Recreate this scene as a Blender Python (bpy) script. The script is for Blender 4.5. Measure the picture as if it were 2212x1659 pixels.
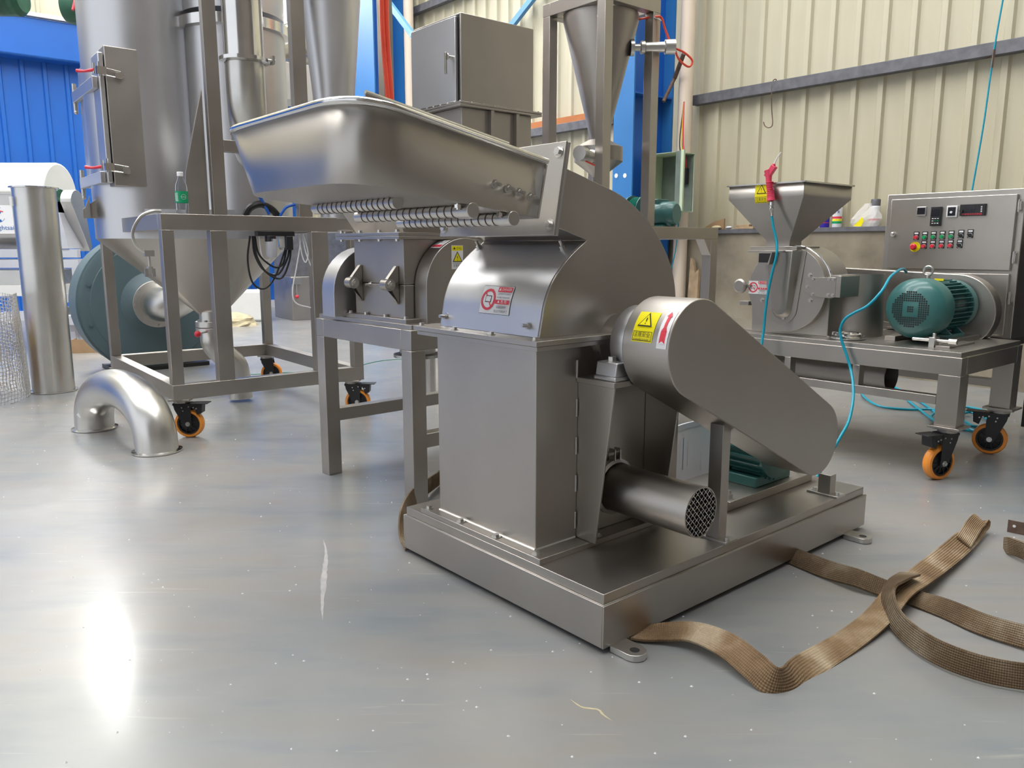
import bpy, bmesh, math, random
from mathutils import Vector, Matrix
R=math.radians; C=bpy.context.scene.collection; S=bpy.context.scene
random.seed(7)
for o in list(bpy.data.objects): bpy.data.objects.remove(o)
# ---------- camera
cd=bpy.data.cameras.new('camera'); cam=bpy.data.objects.new('camera',cd); C.objects.link(cam)
cam.location=(0,0,1.0); cam.rotation_euler=(R(90-9.86),0,0)
cd.sensor_width=36; cd.lens=36*1700/2212; cd.clip_end=80; cd.clip_start=.05
S.camera=cam
# ---------- world, exposure
w=bpy.data.worlds.new('world'); S.world=w; w.use_nodes=True
w.node_tree.nodes['Background'].inputs[0].default_value=(.90,.94,1,1)
w.node_tree.nodes['Background'].inputs[1].default_value=.55
S.view_settings.view_transform='Standard'; S.view_settings.look='None'
S.view_settings.gamma=1; S.view_settings.exposure=1.05; S.view_settings.use_curve_mapping=False
WIN=34.0  # daylight through the high window in the far wall
SKY=6.2   # emission of the translucent roof panels
# ---------- materials
def nodes(name):
    m=bpy.data.materials.new(name); m.use_nodes=True; t=m.node_tree
    return m,t,t.nodes['Principled BSDF']
def noise(t,scale,detail=4,stretch=None,coord='Object'):
    tc=t.nodes.new('ShaderNodeTexCoord'); mp=t.nodes.new('ShaderNodeMapping'); n=t.nodes.new('ShaderNodeTexNoise')
    t.links.new(tc.outputs[coord],mp.inputs[0]); t.links.new(mp.outputs[0],n.inputs['Vector'])
    if stretch: mp.inputs['Scale'].default_value=stretch
    n.inputs['Scale'].default_value=scale; n.inputs['Detail'].default_value=detail
    return n
def ramp(t,fac,stops):
    r=t.nodes.new('ShaderNodeValToRGB'); e=r.color_ramp.elements
    while len(e)<len(stops): e.new(.5)
    for k,(p,c) in zip(e,stops): k.position=p; k.color=(*c,1) if len(c)==3 else c
    t.links.new(fac,r.inputs[0]); return r
def mapr(t,fac,a,b,lo=.3,hi=.7):
    r=t.nodes.new('ShaderNodeMath'); r.operation='MULTIPLY_ADD'; k=(b-a)/(hi-lo); r.inputs[1].default_value=k; r.inputs[2].default_value=a-lo*k
    t.links.new(fac,r.inputs[0]); return r.outputs[0]
def bump(t,b,fac,st,dist=.002):
    n=t.nodes.new('ShaderNodeBump'); n.inputs['Strength'].default_value=st; n.inputs['Distance'].default_value=dist
    t.links.new(fac,n.inputs['Height']); t.links.new(n.outputs[0],b.inputs['Normal'])
def steel(name,col,r0,r1,sc=3.0,st=(1,1,1),bs=.05):
    m,t,b=nodes(name); b.inputs['Metallic'].default_value=1
    n=noise(t,sc,5,st); d=[c*.86 for c in col]
    rp=ramp(t,n.outputs[0],[(.3,d),(.7,col)]); t.links.new(rp.outputs[0],b.inputs['Base Color'])
    t.links.new(mapr(t,n.outputs[0],r0,r1),b.inputs['Roughness'])
    n2=noise(t,140,2,(1,1,.05)); bump(t,b,n2.outputs[0],bs,.0006)
    return m
def plain(name,col,rough=.5,metal=0,var=.12,sc=6,bs=0,coat=0,alpha=None):
    m,t,b=nodes(name); n=noise(t,sc,5); d=[c*(1-var) for c in col]
    rp=ramp(t,n.outputs[0],[(.3,d),(.7,col)]); t.links.new(rp.outputs[0],b.inputs['Base Color'])
    b.inputs['Roughness'].default_value=rough; b.inputs['Metallic'].default_value=metal
    if coat: b.inputs['Coat Weight'].default_value=coat
    if bs: bump(t,b,noise(t,60,3).outputs[0],bs,.003)
    return m
M={}
M['st']=steel('brushed_steel',(.49,.46,.425),.33,.43)
M['sb']=steel('bright_steel',(.66,.645,.62),.305,.355,2.5)
M['sp']=steel('polished_steel',(.80,.79,.77),.10,.2,5)
M['sq']=steel('satin_polished_steel',(.72,.71,.68),.295,.335,4)
M['sm']=steel('matt_steel',(.46,.43,.40),.40,.52)
M['sl']=steel('silvery_steel',(.66,.66,.68),.34,.43,1.2)
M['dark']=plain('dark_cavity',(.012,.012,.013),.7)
M['black']=plain('black_plastic',(.015,.015,.017),.4)
M['orange']=plain('orange_polyurethane',(.95,.33,.04),.35,coat=.2)
M['green']=plain('motor_green',(.035,.15,.145),.38,var=.15,coat=.2)
M['tgreen']=plain('hoist_green',(.01,.26,.2),.35)
M['mgreen']=plain('old_green',(.03,.14,.08),.45,var=.5,sc=9)
M['blower']=plain('blower_grey_blue',(.085,.135,.155),.42,var=.08,sc=3)
M['bluew']=plain('partition_blue',(.015,.13,.52),.38,var=.12,sc=1.5)
M['bluec']=plain('column_blue',(.03,.19,.50),.5,var=.15,sc=2)
M['bluel']=plain('brace_blue',(.10,.32,.62),.5)
M['cream']=None
M['ceil']=plain('roof_underside',(.26,.27,.27),.8)
M['gloom']=plain('darkened_wall_paint',(.17,.15,.13),.8)  # kept dark so steel facing these out-of-view walls reflects gloom
M['white']=plain('white_paint',(.78,.78,.76),.45,var=.05)
M['streak']=plain('dried_paint',(.42,.41,.41),.6,var=.2,sc=30)
M['lgrey']=plain('light_grey_paint',(.55,.56,.62),.5,var=.08)
M['paper']=plain('white_sheet',(.76,.75,.80),.6,var=.12,sc=4)
M['purlin']=plain('galvanised_purlin',(.17,.17,.19),.6,.3,var=.35,sc=14)
M['creamp']=plain('cream_pipe',(.78,.66,.54),.45,var=.06,sc=2)
M['gbox']=plain('pale_green_paint',(.50,.60,.42),.5)
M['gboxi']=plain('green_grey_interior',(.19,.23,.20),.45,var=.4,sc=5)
M['hose']=plain('turquoise_hose',(.0,.32,.46),.35)
M['bluehose']=plain('blue_tube',(.01,.13,.62),.35)
M['red']=plain('red_plastic',(.72,.03,.06),.4)
M['orangered']=plain('orange_red_tube',(.85,.09,.05),.35)
M['pinkred']=plain('pink_red_plastic',(.78,.06,.13),.45)
M['yellow']=plain('yellow_print',(.90,.78,.0),.4,var=.02)
M['yel2']=plain('yellow_paint',(.75,.55,.02),.45)
M['ink']=plain('black_ink',(.02,.02,.02),.5)
M['wp']=plain('white_print',(.82,.82,.84),.4,var=.02)
M['rp']=plain('red_print',(.75,.05,.08),.45,var=.02)
M['bp']=plain('blue_print',(.02,.13,.45),.45)
M['wgreen']=plain('green_label',(.0,.30,.13),.4,var=.02)
M['wood']=plain('raw_wood',(.50,.36,.22),.8,var=.4,sc=12,bs=.3)
M['card']=plain('cardboard',(.42,.27,.15),.85,var=.2,sc=8)
M['cloth']=plain('cream_rag',(.60,.52,.34),.9,var=.3,sc=12,bs=.4)
M['rust']=plain('rusty_iron',(.20,.13,.10),.75,.3,var=.5,sc=25)
M['orbar']=plain('orange_primer',(.50,.17,.05),.7)
M['btn_g']=plain('green_button',(.0,.33,.10),.35)
M['lcd']=plain('dark_display',(.01,.012,.02),.15,coat=.5)
M['plum']=plain('violet_print',(.05,.03,.45),.4)
# cream cladding with dirt at the ribs and low stains
def mk_cream():
    m,t,b=nodes('cream_cladding'); n=noise(t,1.1,6,(1,1,.35)); n2=noise(t,7,3,(1,1,.06))
    a=ramp(t,n.outputs[0],[(.32,(.47,.42,.29)),(.5,(.56,.52,.39)),(.72,(.59,.56,.44))])
    c=ramp(t,n2.outputs[0],[(.2,(.86,.86,.82)),(.7,(1,1,1))])
    mx=t.nodes.new('ShaderNodeMixRGB'); mx.blend_type='MULTIPLY'; mx.inputs[0].default_value=1
    t.links.new(a.outputs[0],mx.inputs[1]); t.links.new(c.outputs[0],mx.inputs[2]); t.links.new(mx.outputs[0],b.inputs['Base Color'])
    b.inputs['Roughness'].default_value=.55; return m
M['cream']=mk_cream()
def mk_floor():
    m,t,b=nodes('epoxy_floor'); n=noise(t,1.1,6); n2=noise(t,5,6); n3=noise(t,2.2,6,(1,4,1))
    a=ramp(t,n.outputs[0],[(.3,(.195,.215,.228)),(.5,(.245,.245,.243)),(.72,(.285,.275,.26))])
    c=ramp(t,n3.outputs[0],[(.28,(.80,.86,.92)),(.5,(1,1,1)),(.72,(1.0,.94,.88))])
    mx=t.nodes.new('ShaderNodeMixRGB'); mx.blend_type='MULTIPLY'; mx.inputs[0].default_value=.9
    t.links.new(a.outputs[0],mx.inputs[1]); t.links.new(c.outputs[0],mx.inputs[2]); last=mx.outputs[0]
    tc=t.nodes.new('ShaderNodeTexCoord')
    for rot,st,lo in ((.5,(1.2,26,1),.70),(-.9,(1.6,34,1),.71),(1.9,(.8,14,1),.73)):   # fine scuffs in three directions
        mp=t.nodes.new('ShaderNodeMapping'); mp.inputs['Rotation'].default_value=(0,0,rot); mp.inputs['Scale'].default_value=st
        q=t.nodes.new('ShaderNodeTexNoise'); q.inputs['Scale'].default_value=1.7; q.inputs['Detail'].default_value=3; q.inputs['Distortion'].default_value=.4
        t.links.new(tc.outputs['Object'],mp.inputs[0]); t.links.new(mp.outputs[0],q.inputs['Vector'])
        f=ramp(t,q.outputs[0],[(lo-.02,(0,0,0)),(lo+.05,(.35,.35,.35))]).outputs[0]; k=t.nodes.new('ShaderNodeMixRGB'); t.links.new(f,k.inputs[0]); t.links.new(last,k.inputs[1]); k.inputs[2].default_value=(.46,.42,.37,1); last=k.outputs[0]
    t.links.new(last,b.inputs['Base Color'])
    t.links.new(mapr(t,n2.outputs[0],.31,.41),b.inputs['Roughness'])
    b.inputs['Specular IOR Level'].default_value=.5; bump(t,b,n.outputs[0],.10,.01)
    b.inputs['Coat Weight'].default_value=.35; b.inputs['Coat Roughness'].default_value=.16; return m
M['floor']=mk_floor()
def mk_conc():
    m,t,b=nodes('stained_concrete'); n=noise(t,2.2,7); n2=noise(t,9,5)
    a=ramp(t,n.outputs[0],[(.3,(.13,.11,.08)),(.5,(.26,.22,.165)),(.7,(.34,.30,.23))]); t.links.new(a.outputs[0],b.inputs['Base Color'])
    b.inputs['Roughness'].default_value=.85; bump(t,b,n2.outputs[0],.4,.01); return m
M['conc']=mk_conc()
def mk_strap(nm,k_):
    m,t,b=nodes(nm); n=noise(t,7,6)
    a=ramp(t,n.outputs[0],[(p,tuple(x*k_ for x in c)) for p,c in ((.3,(.13,.078,.038)),(.5,(.23,.15,.08)),(.68,(.44,.35,.24)))]); t.links.new(a.outputs[0],b.inputs['Base Color'])
    b.inputs['Roughness'].default_value=.9
    tc=t.nodes.new('ShaderNodeUVMap'); wv=t.nodes.new('ShaderNodeTexWave'); wv.inputs['Scale'].default_value=3.2; wv.bands_direction='Y'
    t.links.new(tc.outputs[0],wv.inputs['Vector']); wv2=t.nodes.new('ShaderNodeTexWave'); wv2.bands_direction='X'; wv2.inputs['Scale'].default_value=60
    t.links.new(tc.outputs[0],wv2.inputs['Vector']); ad=t.nodes.new('ShaderNodeMath'); ad.operation='ADD'
    t.links.new(wv.outputs[0],ad.inputs[0]); t.links.new(wv2.outputs[0],ad.inputs[1]); bump(t,b,ad.outputs[0],.8,.002); return m
M['strap']=mk_strap('woven_strap',1.15)
M['strap2']=mk_strap('dark_woven_strap',.62)
def mk_glass(name,col,rough,tr=1,alpha=1):
    m,t,b=nodes(name); b.inputs['Base Color'].default_value=(*col,1); b.inputs['Roughness'].default_value=rough
    b.inputs['Transmission Weight'].default_value=tr; b.inputs['IOR'].default_value=1.08; b.inputs['Alpha'].default_value=alpha; return m
M['pet']=mk_glass('clear_plastic',(.95,.97,1),.05)
M['bag']=mk_glass('translucent_bag',(.9,.88,.85),.5,.3,.55)
def mk_emit(nm,st):
    m,t,b=nodes(nm); b.inputs['Emission Color'].default_value=(1,.99,.965,1); b.inputs['Emission Strength'].default_value=st; return m
M['sky']=mk_emit('daylight_roof_panel',SKY)
M['sky2']=mk_emit('daylight_window',WIN)
# ---------- geometry helpers
class MB:
    def __init__(s): s.b=bmesh.new(); s.uv=None
    def face(s,vs):
        try: return s.b.faces.new(vs)
        except ValueError: return None
    def vs(s,pts): return [s.b.verts.new(p) for p in pts]
    def box(s,x0,x1,y0,y1,z0,z1,T=None):
        P=[Vector(p) for p in ((x0,y0,z0),(x1,y0,z0),(x1,y1,z0),(x0,y1,z0),(x0,y0,z1),(x1,y0,z1),(x1,y1,z1),(x0,y1,z1))]
        if T: P=[T@p for p in P]
        v=s.vs(P)
        for f in ((0,3,2,1),(4,5,6,7),(0,1,5,4),(1,2,6,5),(2,3,7,6),(3,0,4,7)): s.face([v[i] for i in f])
        return s
    def bar(s,p0,p1,w,h,up=(0,0,1)):   # rectangular bar between points
        p0=Vector(p0);p1=Vector(p1);d=(p1-p0);L=d.length;d.normalize();u=Vector(up)
        if abs(d.dot(u))>.98: u=Vector((1,0,0))
        a=d.cross(u).normalized();u=a.cross(d)
        T=Matrix((( d.x,a.x,u.x,p0.x),(d.y,a.y,u.y,p0.y),(d.z,a.z,u.z,p0.z),(0,0,0,1)))
        return s.box(0,L,-w/2,w/2,-h/2,h/2,T)
    def loft(s,rings,c0=True,c1=True,closed=True):
        V=[s.vs(r) for r in rings]; n=len(V[0])
        for a,b in zip(V,V[1:]):
            for i in range(n if closed else n-1): s.face([a[i],a[(i+1)%n],b[(i+1)%n],b[i]])
        if c0: s.face(V[0][::-1])
        if c1: s.face(V[-1])
        return s
    def cyl(s,p0,p1,r0,r1=None,n=24,c0=True,c1=True):
        r1=r0 if r1 is None else r1; return s.lathe([(r0,0),(r1,1)],p0,p1,n,c0,c1)
    def lathe(s,prof,p0,p1,n=24,c0=True,c1=True):   # prof (radius, t along p0->p1)
        p0=Vector(p0);p1=Vector(p1);d=p1-p0;e=d.normalized();a=e.orthogonal().normalized();b=e.cross(a)
        return s.loft([[p0+d*t+(a*math.cos(2*math.pi*i/n)+b*math.sin(2*math.pi*i/n))*r for i in range(n)] for r,t in prof],c0,c1)
    def tube(s,pts,r,n=10,sub=6,smooth=True,caps=True):
        P=spline(pts,sub) if smooth else [Vector(p) for p in pts]
        a=None;rings=[]
        for i,p in enumerate(P):
            d=(P[min(i+1,len(P)-1)]-P[max(i-1,0)]).normalized()
            if a is None: a=d.orthogonal().normalized()
            a=(a-d*a.dot(d)).normalized(); b=d.cross(a); rr=r(i/(len(P)-1)) if callable(r) else r
            rings.append([p+(a*math.cos(2*math.pi*k/n)+b*math.sin(2*math.pi*k/n))*rr for k in range(n)])
        return s.loft(rings,caps,caps)
    def prism(s,pts,vec):   # polygon extruded along vec
        vec=Vector(vec);A=[Vector(p) for p in pts]; return s.loft([A,[p+vec for p in A]])
    def sphere(s,c,r,n=16,m=10,sc=(1,1,1)):
        c=Vector(c);rg=[]
        for j in range(1,m):
            th=math.pi*j/m; rg.append([c+Vector((math.sin(th)*math.cos(2*math.pi*i/n)*sc[0],math.sin(th)*math.sin(2*math.pi*i/n)*sc[1],-math.cos(th)*sc[2]))*r for i in range(n)])
        return s.loft(rg)
    def hexbolt(s,p,d,r=.009,h=.007,stud=0,washer=True):
        p=Vector(p);d=Vector(d).normalized()
        if washer: s.cyl(p,p+d*.002,r*1.45,n=14); p=p+d*.002
        s.cyl(p,p+d*h,r,n=6)
        if stud: s.cyl(p+d*h,p+d*(h+stud),r*.55,n=8)
        return s
def spline(pts,sub=6):
    P=[Vector(p) for p in pts]
    if len(P)<3: return P
    out=[];Q=[P[0]*2-P[1]]+P+[P[-1]*2-P[-2]]
    for i in range(1,len(Q)-2):
        a,b,c,d=Q[i-1:i+3]
        for k in range(sub):
            t=k/sub; out.append(.5*((2*b)+(c-a)*t+(2*a-5*b+4*c-d)*t*t+(3*b-a-3*c+d)*t**3))
    out.append(P[-1]); return out
def obj(name,mb,mat,parent=None,bev=0,ang=35,smooth=True,loc=None):
    me=bpy.data.meshes.new(name)
    bmesh.ops.recalc_face_normals(mb.b,faces=mb.b.faces[:])
    mb.b.to_mesh(me); mb.b.free()
    me.materials.append(M[mat] if isinstance(mat,str) else mat)
    if smooth:
        me.polygons.foreach_set('use_smooth',[True]*len(me.polygons)); me.set_sharp_from_angle(angle=R(ang))
    o=bpy.data.objects.new(name,me); C.objects.link(o)
    if parent: o.parent=parent
    if loc: o.location=loc
    if bev:
        k=o.modifiers.new('bevel','BEVEL'); k.width=bev; k.segments=2; k.limit_method='ANGLE'; k.angle_limit=R(40)
    return o
def tag(o,label,cat,group=None):
    o['label']=label; o['category']=cat
    if group: o['group']=group
    return o
def thing(name,label,cat,loc=(0,0,0),rz=0,group=None):
    o=bpy.data.objects.new(name,None); C.objects.link(o); o.location=loc; o.rotation_euler=(0,0,R(rz)); o.empty_display_size=.1
    return tag(o,label,cat,group)
def struct(name,mb,mat,parent=None,**k):
    o=obj(name,mb,mat,parent,**k)
    if not parent: o['kind']='structure'
    return o
def copy_tree(o,parent=None):
    c=o.copy(); C.objects.link(c); c.parent=parent
    for ch in list(o.children): copy_tree(ch,c)
    return c
# ---------- flat print
def text_mesh(s,size):
    cu=bpy.data.curves.new('t','FONT'); cu.body=s; cu.size=size; cu.align_x='CENTER'; cu.align_y='CENTER'; cu.resolution_u=2
    ob=bpy.data.objects.new('t',cu); C.objects.link(ob); bpy.context.view_layer.update()
    me=bpy.data.meshes.new_from_object(ob.evaluated_get(bpy.context.evaluated_depsgraph_get()))
    bpy.data.objects.remove(ob); bpy.data.curves.remove(cu); return me
def sticker(name,parent,fn,items,label=None):
    b=bmesh.new(); mats=[]
    def mi(m):
        if m not in mats: mats.append(m)
        return mats.index(m)
    for k,it in enumerate(items):
        h=.0008+.0004*k; kind=it[0]
        if kind=='rect':
            _,x0,y0,x1,y1,m=it; n=8; g=[[b.verts.new(fn(x0+(x1-x0)*i/n,y0+(y1-y0)*j/n,h)) for i in range(n+1)] for j in range(n+1)]
            for j in range(n):
                for i in range(n): b.faces.new((g[j][i],g[j][i+1],g[j+1][i+1],g[j+1][i])).material_index=mi(m)
        elif kind=='poly':
            _,pts,m=it; b.faces.new([b.verts.new(fn(x,y,h)) for x,y in pts]).material_index=mi(m)
        elif kind=='ring':
            _,cx,cy,r0,r1,a0,a1,m=it; n=28; A=[]
            for i in range(n+1):
                a=R(a0+(a1-a0)*i/n); A.append((b.verts.new(fn(cx+r0*math.cos(a),cy+r0*math.sin(a),h)),b.verts.new(fn(cx+r1*math.cos(a),cy+r1*math.sin(a),h))))
            for p,q in zip(A,A[1:]): b.faces.new((p[0],p[1],q[1],q[0])).material_index=mi(m)
        elif kind=='text':
            _,s,cx,cy,size,m=it[:6]; me=text_mesh(s,size); wd=it[6] if len(it)>6 else None
            sx=1
            if wd and len(me.vertices):
                xs=[v.co.x for v in me.vertices]; W=max(xs)-min(xs); sx=wd/W if W>0 else 1
            V=[b.verts.new(fn(cx+v.co.x*sx,cy+v.co.y,h)) for v in me.vertices]
            for p in me.polygons:
                try: b.faces.new([V[i] for i in p.vertices]).material_index=mi(m)
                except ValueError: pass
            bpy.data.meshes.remove(me)
    me=bpy.data.meshes.new(name); b.to_mesh(me); b.free()
    for m in mats: me.materials.append(M[m])
    o=bpy.data.objects.new(name,me); C.objects.link(o); o.parent=parent
    if label: o['label']=label
    return o
def tri(cx,cy,r): return [(cx+r*math.cos(R(a)),cy+r*math.sin(R(a))) for a in (90,210,330)]
def warn_items(w,h):     # yellow square warning sticker, origin at centre
    c=h*.14
    return [('rect',-w/2,-h/2,w/2,h/2,'yellow'),('rect',-w/2+.003,-h/2+.003,w/2-.003,-h/2+.0045,'ink'),('rect',-w/2+.003,-h*.19,w/2-.003,-h*.175,'ink'),
     ('rect',-w/2+.003,-h/2+.003,-w/2+.0042,-h*.18,'ink'),('rect',w/2-.0042,-h/2+.003,w/2-.003,-h*.18,'ink'),
     ('poly',tri(0,c,h*.32),'ink'),('poly',tri(0,c,h*.25),'yellow'),('text','!',0,c+h*.01,h*.32,'ink'),
     ('text','注意安全',0,-h*.29,h*.16,'ink',w*.8),('text','WARNING DANGER',0,-h*.43,h*.07,'ink',w*.75)]
def danger_items(w,h):
    return [('rect',-w/2,-h/2,w/2,h/2,'ink'),('rect',-w/2+.001,-h/2+.001,w/2-.001,h/2-.001,'wp'),
     ('rect',-w*.34,-h*.10,-w*.14,h*.14,'ink'),('rect',-w*.32,-h*.07,-w*.16,h*.11,'wp'),
     ('ring',-w*.24,.0,h*.29,h*.38,0,360,'rp'),('poly',[(-w*.38,h*.24),(-w*.36,h*.28),(-w*.10,-h*.24),(-w*.12,-h*.28)],'rp'),
     ('rect',w*.02,h*.28,w*.47,h*.46,'rp'),('text','▲ DANGER',w*.25,h*.37,h*.14,'wp',w*.4),
     ('text','EQUIPMENT IS RUNNING',w*.25,h*.2,h*.07,'ink',w*.4),('text','PROHIBIT OPEN DOOR',w*.25,h*.08,h*.07,'ink',w*.4),
     ('rect',w*.02,-h*.14,w*.47,0,'rp'),('text','▲ 危 险',w*.25,-h*.07,h*.12,'wp',w*.3),
     ('text','设备运转中',w*.25,-h*.25,h*.10,'ink',w*.3),('text','禁止打开防护门',w*.25,-h*.40,h*.10,'ink',w*.42)]
# =====================================================================  SETTING
FR=(1.888,3.268); FA=40
def wp(u,v,z,o=FR,a=FA):
    c,s=math.cos(R(a)),math.sin(R(a)); return Vector((o[0]+u*c-v*s,o[1]+u*s+v*c,z))
def frame(name,mb,mat,**k):    # structure built in the building's axes
    o=struct(name,mb,mat,**k); o.location=(FR[0],FR[1],0); o.rotation_euler=(0,0,R(FA)); return o
m=MB(); n=40
g=[[m.b.verts.new((-16+32*i/n,-6+24*j/n,0)) for i in range(n+1)] for j in range(n+1)]
for j in range(n):
    for i in range(n): m.face([g[j][i],g[j][i+1],g[j+1][i+1],g[j+1][i]])
struct('floor',m,'floor',smooth=False)
# right wall: concrete base, cladding panels above, sill flashing, purlins
frame('wall_right',MB().box(2.66,2.95,-3,11.6,0,1.125),'conc',smooth=False)
WR=bpy.data.objects['wall_right']
m=MB().box(2.64,2.95,-3,11.6,1.1251,1.16); fl=frame('trim_1',m,'purlin',smooth=False)
def panel_mesh(w,h,name,mat,rib=.022):   # one cladding strip: flat pan, raised rib on its edge
    b=MB(); pr=[(0,0),(w-.070,0),(w-.056,-rib),(w-.014,-rib),(w,0)]
    b.loft([[Vector((p[1],p[0],z)) for p in pr]+[Vector((.004,w,z)),Vector((.004,0,z))] for z in (0,h)])
    me=obj(name,b,mat); d=me.data; bpy.data.objects.remove(me); return d
pm=panel_mesh(.217,7.0,'cladding_panel','cream',.026)
for i in range(66):
    o=bpy.data.objects.new('cladding_panel',pm); C.objects.link(o); o.parent=WR; o.location=(2.82,-2.506+i*.217,1.16)
frame('trim_2',MB().box(2.71,2.79,-3,3.54,2.31,2.40),'purlin',bev=.004)
frame('trim_3',MB().box(2.71,2.79,4.54,11.4,2.26,2.35),'purlin',bev=.004)
frame('trim_4',MB().box(2.74,2.79,4.56,10.4,2.3505,2.42),'orbar')
frame('trim_5',MB().box(2.71,2.79,-3,11.4,4.1,4.19),'purlin')
# back wall: blue ribbed partition, with flashing band and white cap, cream cladding over it
wb=frame('wall_back',MB().box(-14,2.7,12.9,13.0,0,8.2),'cream',smooth=False)
p2=panel_mesh(.40,2.6,'upper_panel','cream',.03)
for i in range(34):
    o=bpy.data.objects.new('upper_panel',p2); C.objects.link(o); o.parent=wb; o.rotation_euler=(0,0,R(90)); o.location=(2.65-i*.40,12.87,3.2)
wl=frame('wall_left',MB().box(-14,2.6,11.61,11.69,0,3.95),'bluew',smooth=False)
p3=panel_mesh(.27,3.45,'partition_panel','bluew',.03)
for i in range(60):
    o=bpy.data.objects.new('partition_panel',p3); C.objects.link(o); o.parent=wl; o.rotation_euler=(0,0,R(90)); o.location=(2.6-i*.27,11.59,0.12)
frame('trim_6',MB().box(-14,2.6,11.34,11.70,3.5,4.02),'bluew',bev=.03)
frame('trim_7',MB().box(-14,2.6,11.30,11.75,4.0205,4.07),'white')
frame('trim_8',MB().box(-14,2.6,11.45,11.60,0,.12),'lgrey')
wn=frame('window_1',MB().box(-.9,.55,12.80,12.85,5.55,6.95),'sky2',smooth=False)
for k in range(5): wn_=obj('window_frame',MB().box(-.9+.3625*k-.02,-.9+.3625*k+.02,12.74,12.80,5.53,6.97),'purlin',wn)
# ceiling with translucent daylight panels
ce=MB()
for k in range(7):
    y0=-5+k*3.4; ce.box(-14,14,y0,y0+2.1,8.2,8.3)
ce.box(-14,-10.5,-5,19,8.3,8.4).box(3.5,14,-5,19,8.3,8.4).box(-14,14,-3,-1.5,8.3,8.4)
struct('ceiling',ce,'ceil',smooth=False)
frame('wall_front_unseen',MB().box(-14,2.95,-6.1,-6,0,8.2),'gloom',smooth=False)  # unseen wall behind the camera, added dark to dim the steel's reflections
frame('trim_9',MB().box(2.66,2.95,-5.99,-3.01,0,8.2),'gloom')  # out-of-view corner piece in the same darkened paint
for k in range(1,6):
    y0=-5+k*3.4+2.1
    o=obj('roof_light_panel',MB().box(-10.4,3.4,y0+.02,y0+1.28,8.22,8.26),'sky',bpy.data.objects['ceiling'],smooth=False)
# =====================================================================  MAIN PULVERISER
mm=thing('pulveriser','satin steel pulveriser with sloping feed tray, curved hood and belt guard on flat skid','machine',(.226,1.812,0),40.65)
m=MB()
for a in ((0,1.375,0,.006),(0,1.375,.894,.9),(0,.006,.006,.894),(1.369,1.375,.006,.894)): m.box(a[0],a[1],a[2],a[3],.015,.128)
m.box(.0061,1.3689,.0061,.8939,.118,.1279)
base=obj('skid_base',m,'st',mm,bev=.0015)
obj('deck_plate',MB().box(.008,1.366,.008,.892,.128,.155),'st',mm,bev=.0015)
for x,y,s in ((.055,0,-1),(1.25,0,-1),(.055,.9,1),(1.25,.9,1)):
    pts=[(x-.03,y,0)]+[(x+.03*math.cos(a),y+s*(.055+.03*math.sin(a)),0) for a in [math.pi-math.pi*k/10 for k in range(11)]]+[(x+.03,y,0)]
    q=MB().prism([(a,b,.001) for a,b,c in pts],(0,0,.017))
    o=obj('anchor_lug',q,'sb',mm,bev=.001); obj('bolt_hole',MB().cyl((x,y+s*.055,.0175),(x,y+s*.055,.0184),.0125,n=24),'dark',o)
obj('mounting_plate',MB().box(.012,.75,.246,.815,.155,.171),'st',mm,bev=.0012)
obj('column_body',MB().box(.047,.668,.302,.756,.171,.735),'st',mm,bev=.002)
m=MB()
for k in range(5): obj('weld_bead',MB().tube([(.2,.3,.2+.11*k),(.2,.3,.25+.11*k)],.003,n=6,smooth=False),'sb',mm)
obj('weld_bead',MB().tube([(.047,.3005,.173),(.2,.3005,.173)],.0035,n=6,smooth=False),'sb',mm)
obj('weld_bead',MB().tube([(.0455,.302,.173),(.0455,.756,.173)],.0035,n=6,smooth=False),'sb',mm)
obj('lower_flange',MB().box(.003,.70,.252,.80,.735,.747),'st',mm,bev=.0012)
obj('upper_flange',MB().box(-.006,.708,.244,.808,.7485,.762),'st',mm,bev=.0012)
pr=[(.058,.762),(.069,.813),(.078,.853),(.1,.901),(.141,.95),(.184,.986),(.234,1.019)]
arcF=spline([Vector((a,0,b)) for a,b in pr],4)
back=spline([Vector((a,0,b)) for a,b in [(.137,1.208),(.25,1.178),(.371,1.143),(.469,1.09),(.532,1.037),(.59,.965),(.62,.90),(.632,.84),(.64,.762)]],4)
out=[(p.x,p.z) for p in arcF]+[(.104,1.056)]+[(p.x,p.z) for p in back]
# side walls as one housing shell
m=MB(); m.prism([(a,.302,b) for a,b in out],(0,.454,0)); obj('hood_housing',m,'st',mm,bev=.0012,ang=25)
m=MB(); o2=[(p.x-.0018,p.z+.0008) for p in arcF[:-1]]; m.loft([[Vector((a,.309,b)),Vector((a,.749,b)),Vector((a+.003,.749,b)),Vector((a+.003,.309,b))] for a,b in o2])
obj('curved_cover',m,'sl',mm,ang=60)
def hexn(name,p,d,par,**k): return obj(name,MB().hexbolt(p,d,**k),'sb',par)
for v in (.35,.729): hexn('cover_bolt',(.064,v,.79),(-1,0,.15),mm,r=.009,h=.009,stud=.016)
for v in (.36,.733): hexn('cover_bolt',(.198,v,.996),(-.6,0,1),mm,r=.009,h=.009,stud=.016)
for v in (.27,.45,.62,.79): hexn('flange_bolt',(.014,v,.762),(0,0,1),mm,r=.008,h=.007)
for v in (.278,.452,.622,.79): hexn('base_bolt',(.030,v,.171),(0,0,1),mm,r=.0095,h=.008)
for u in (.262,.48,.69): hexn('base_bolt',(u,.270,.171),(0,0,1),mm,r=.0095,h=.008)
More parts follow.
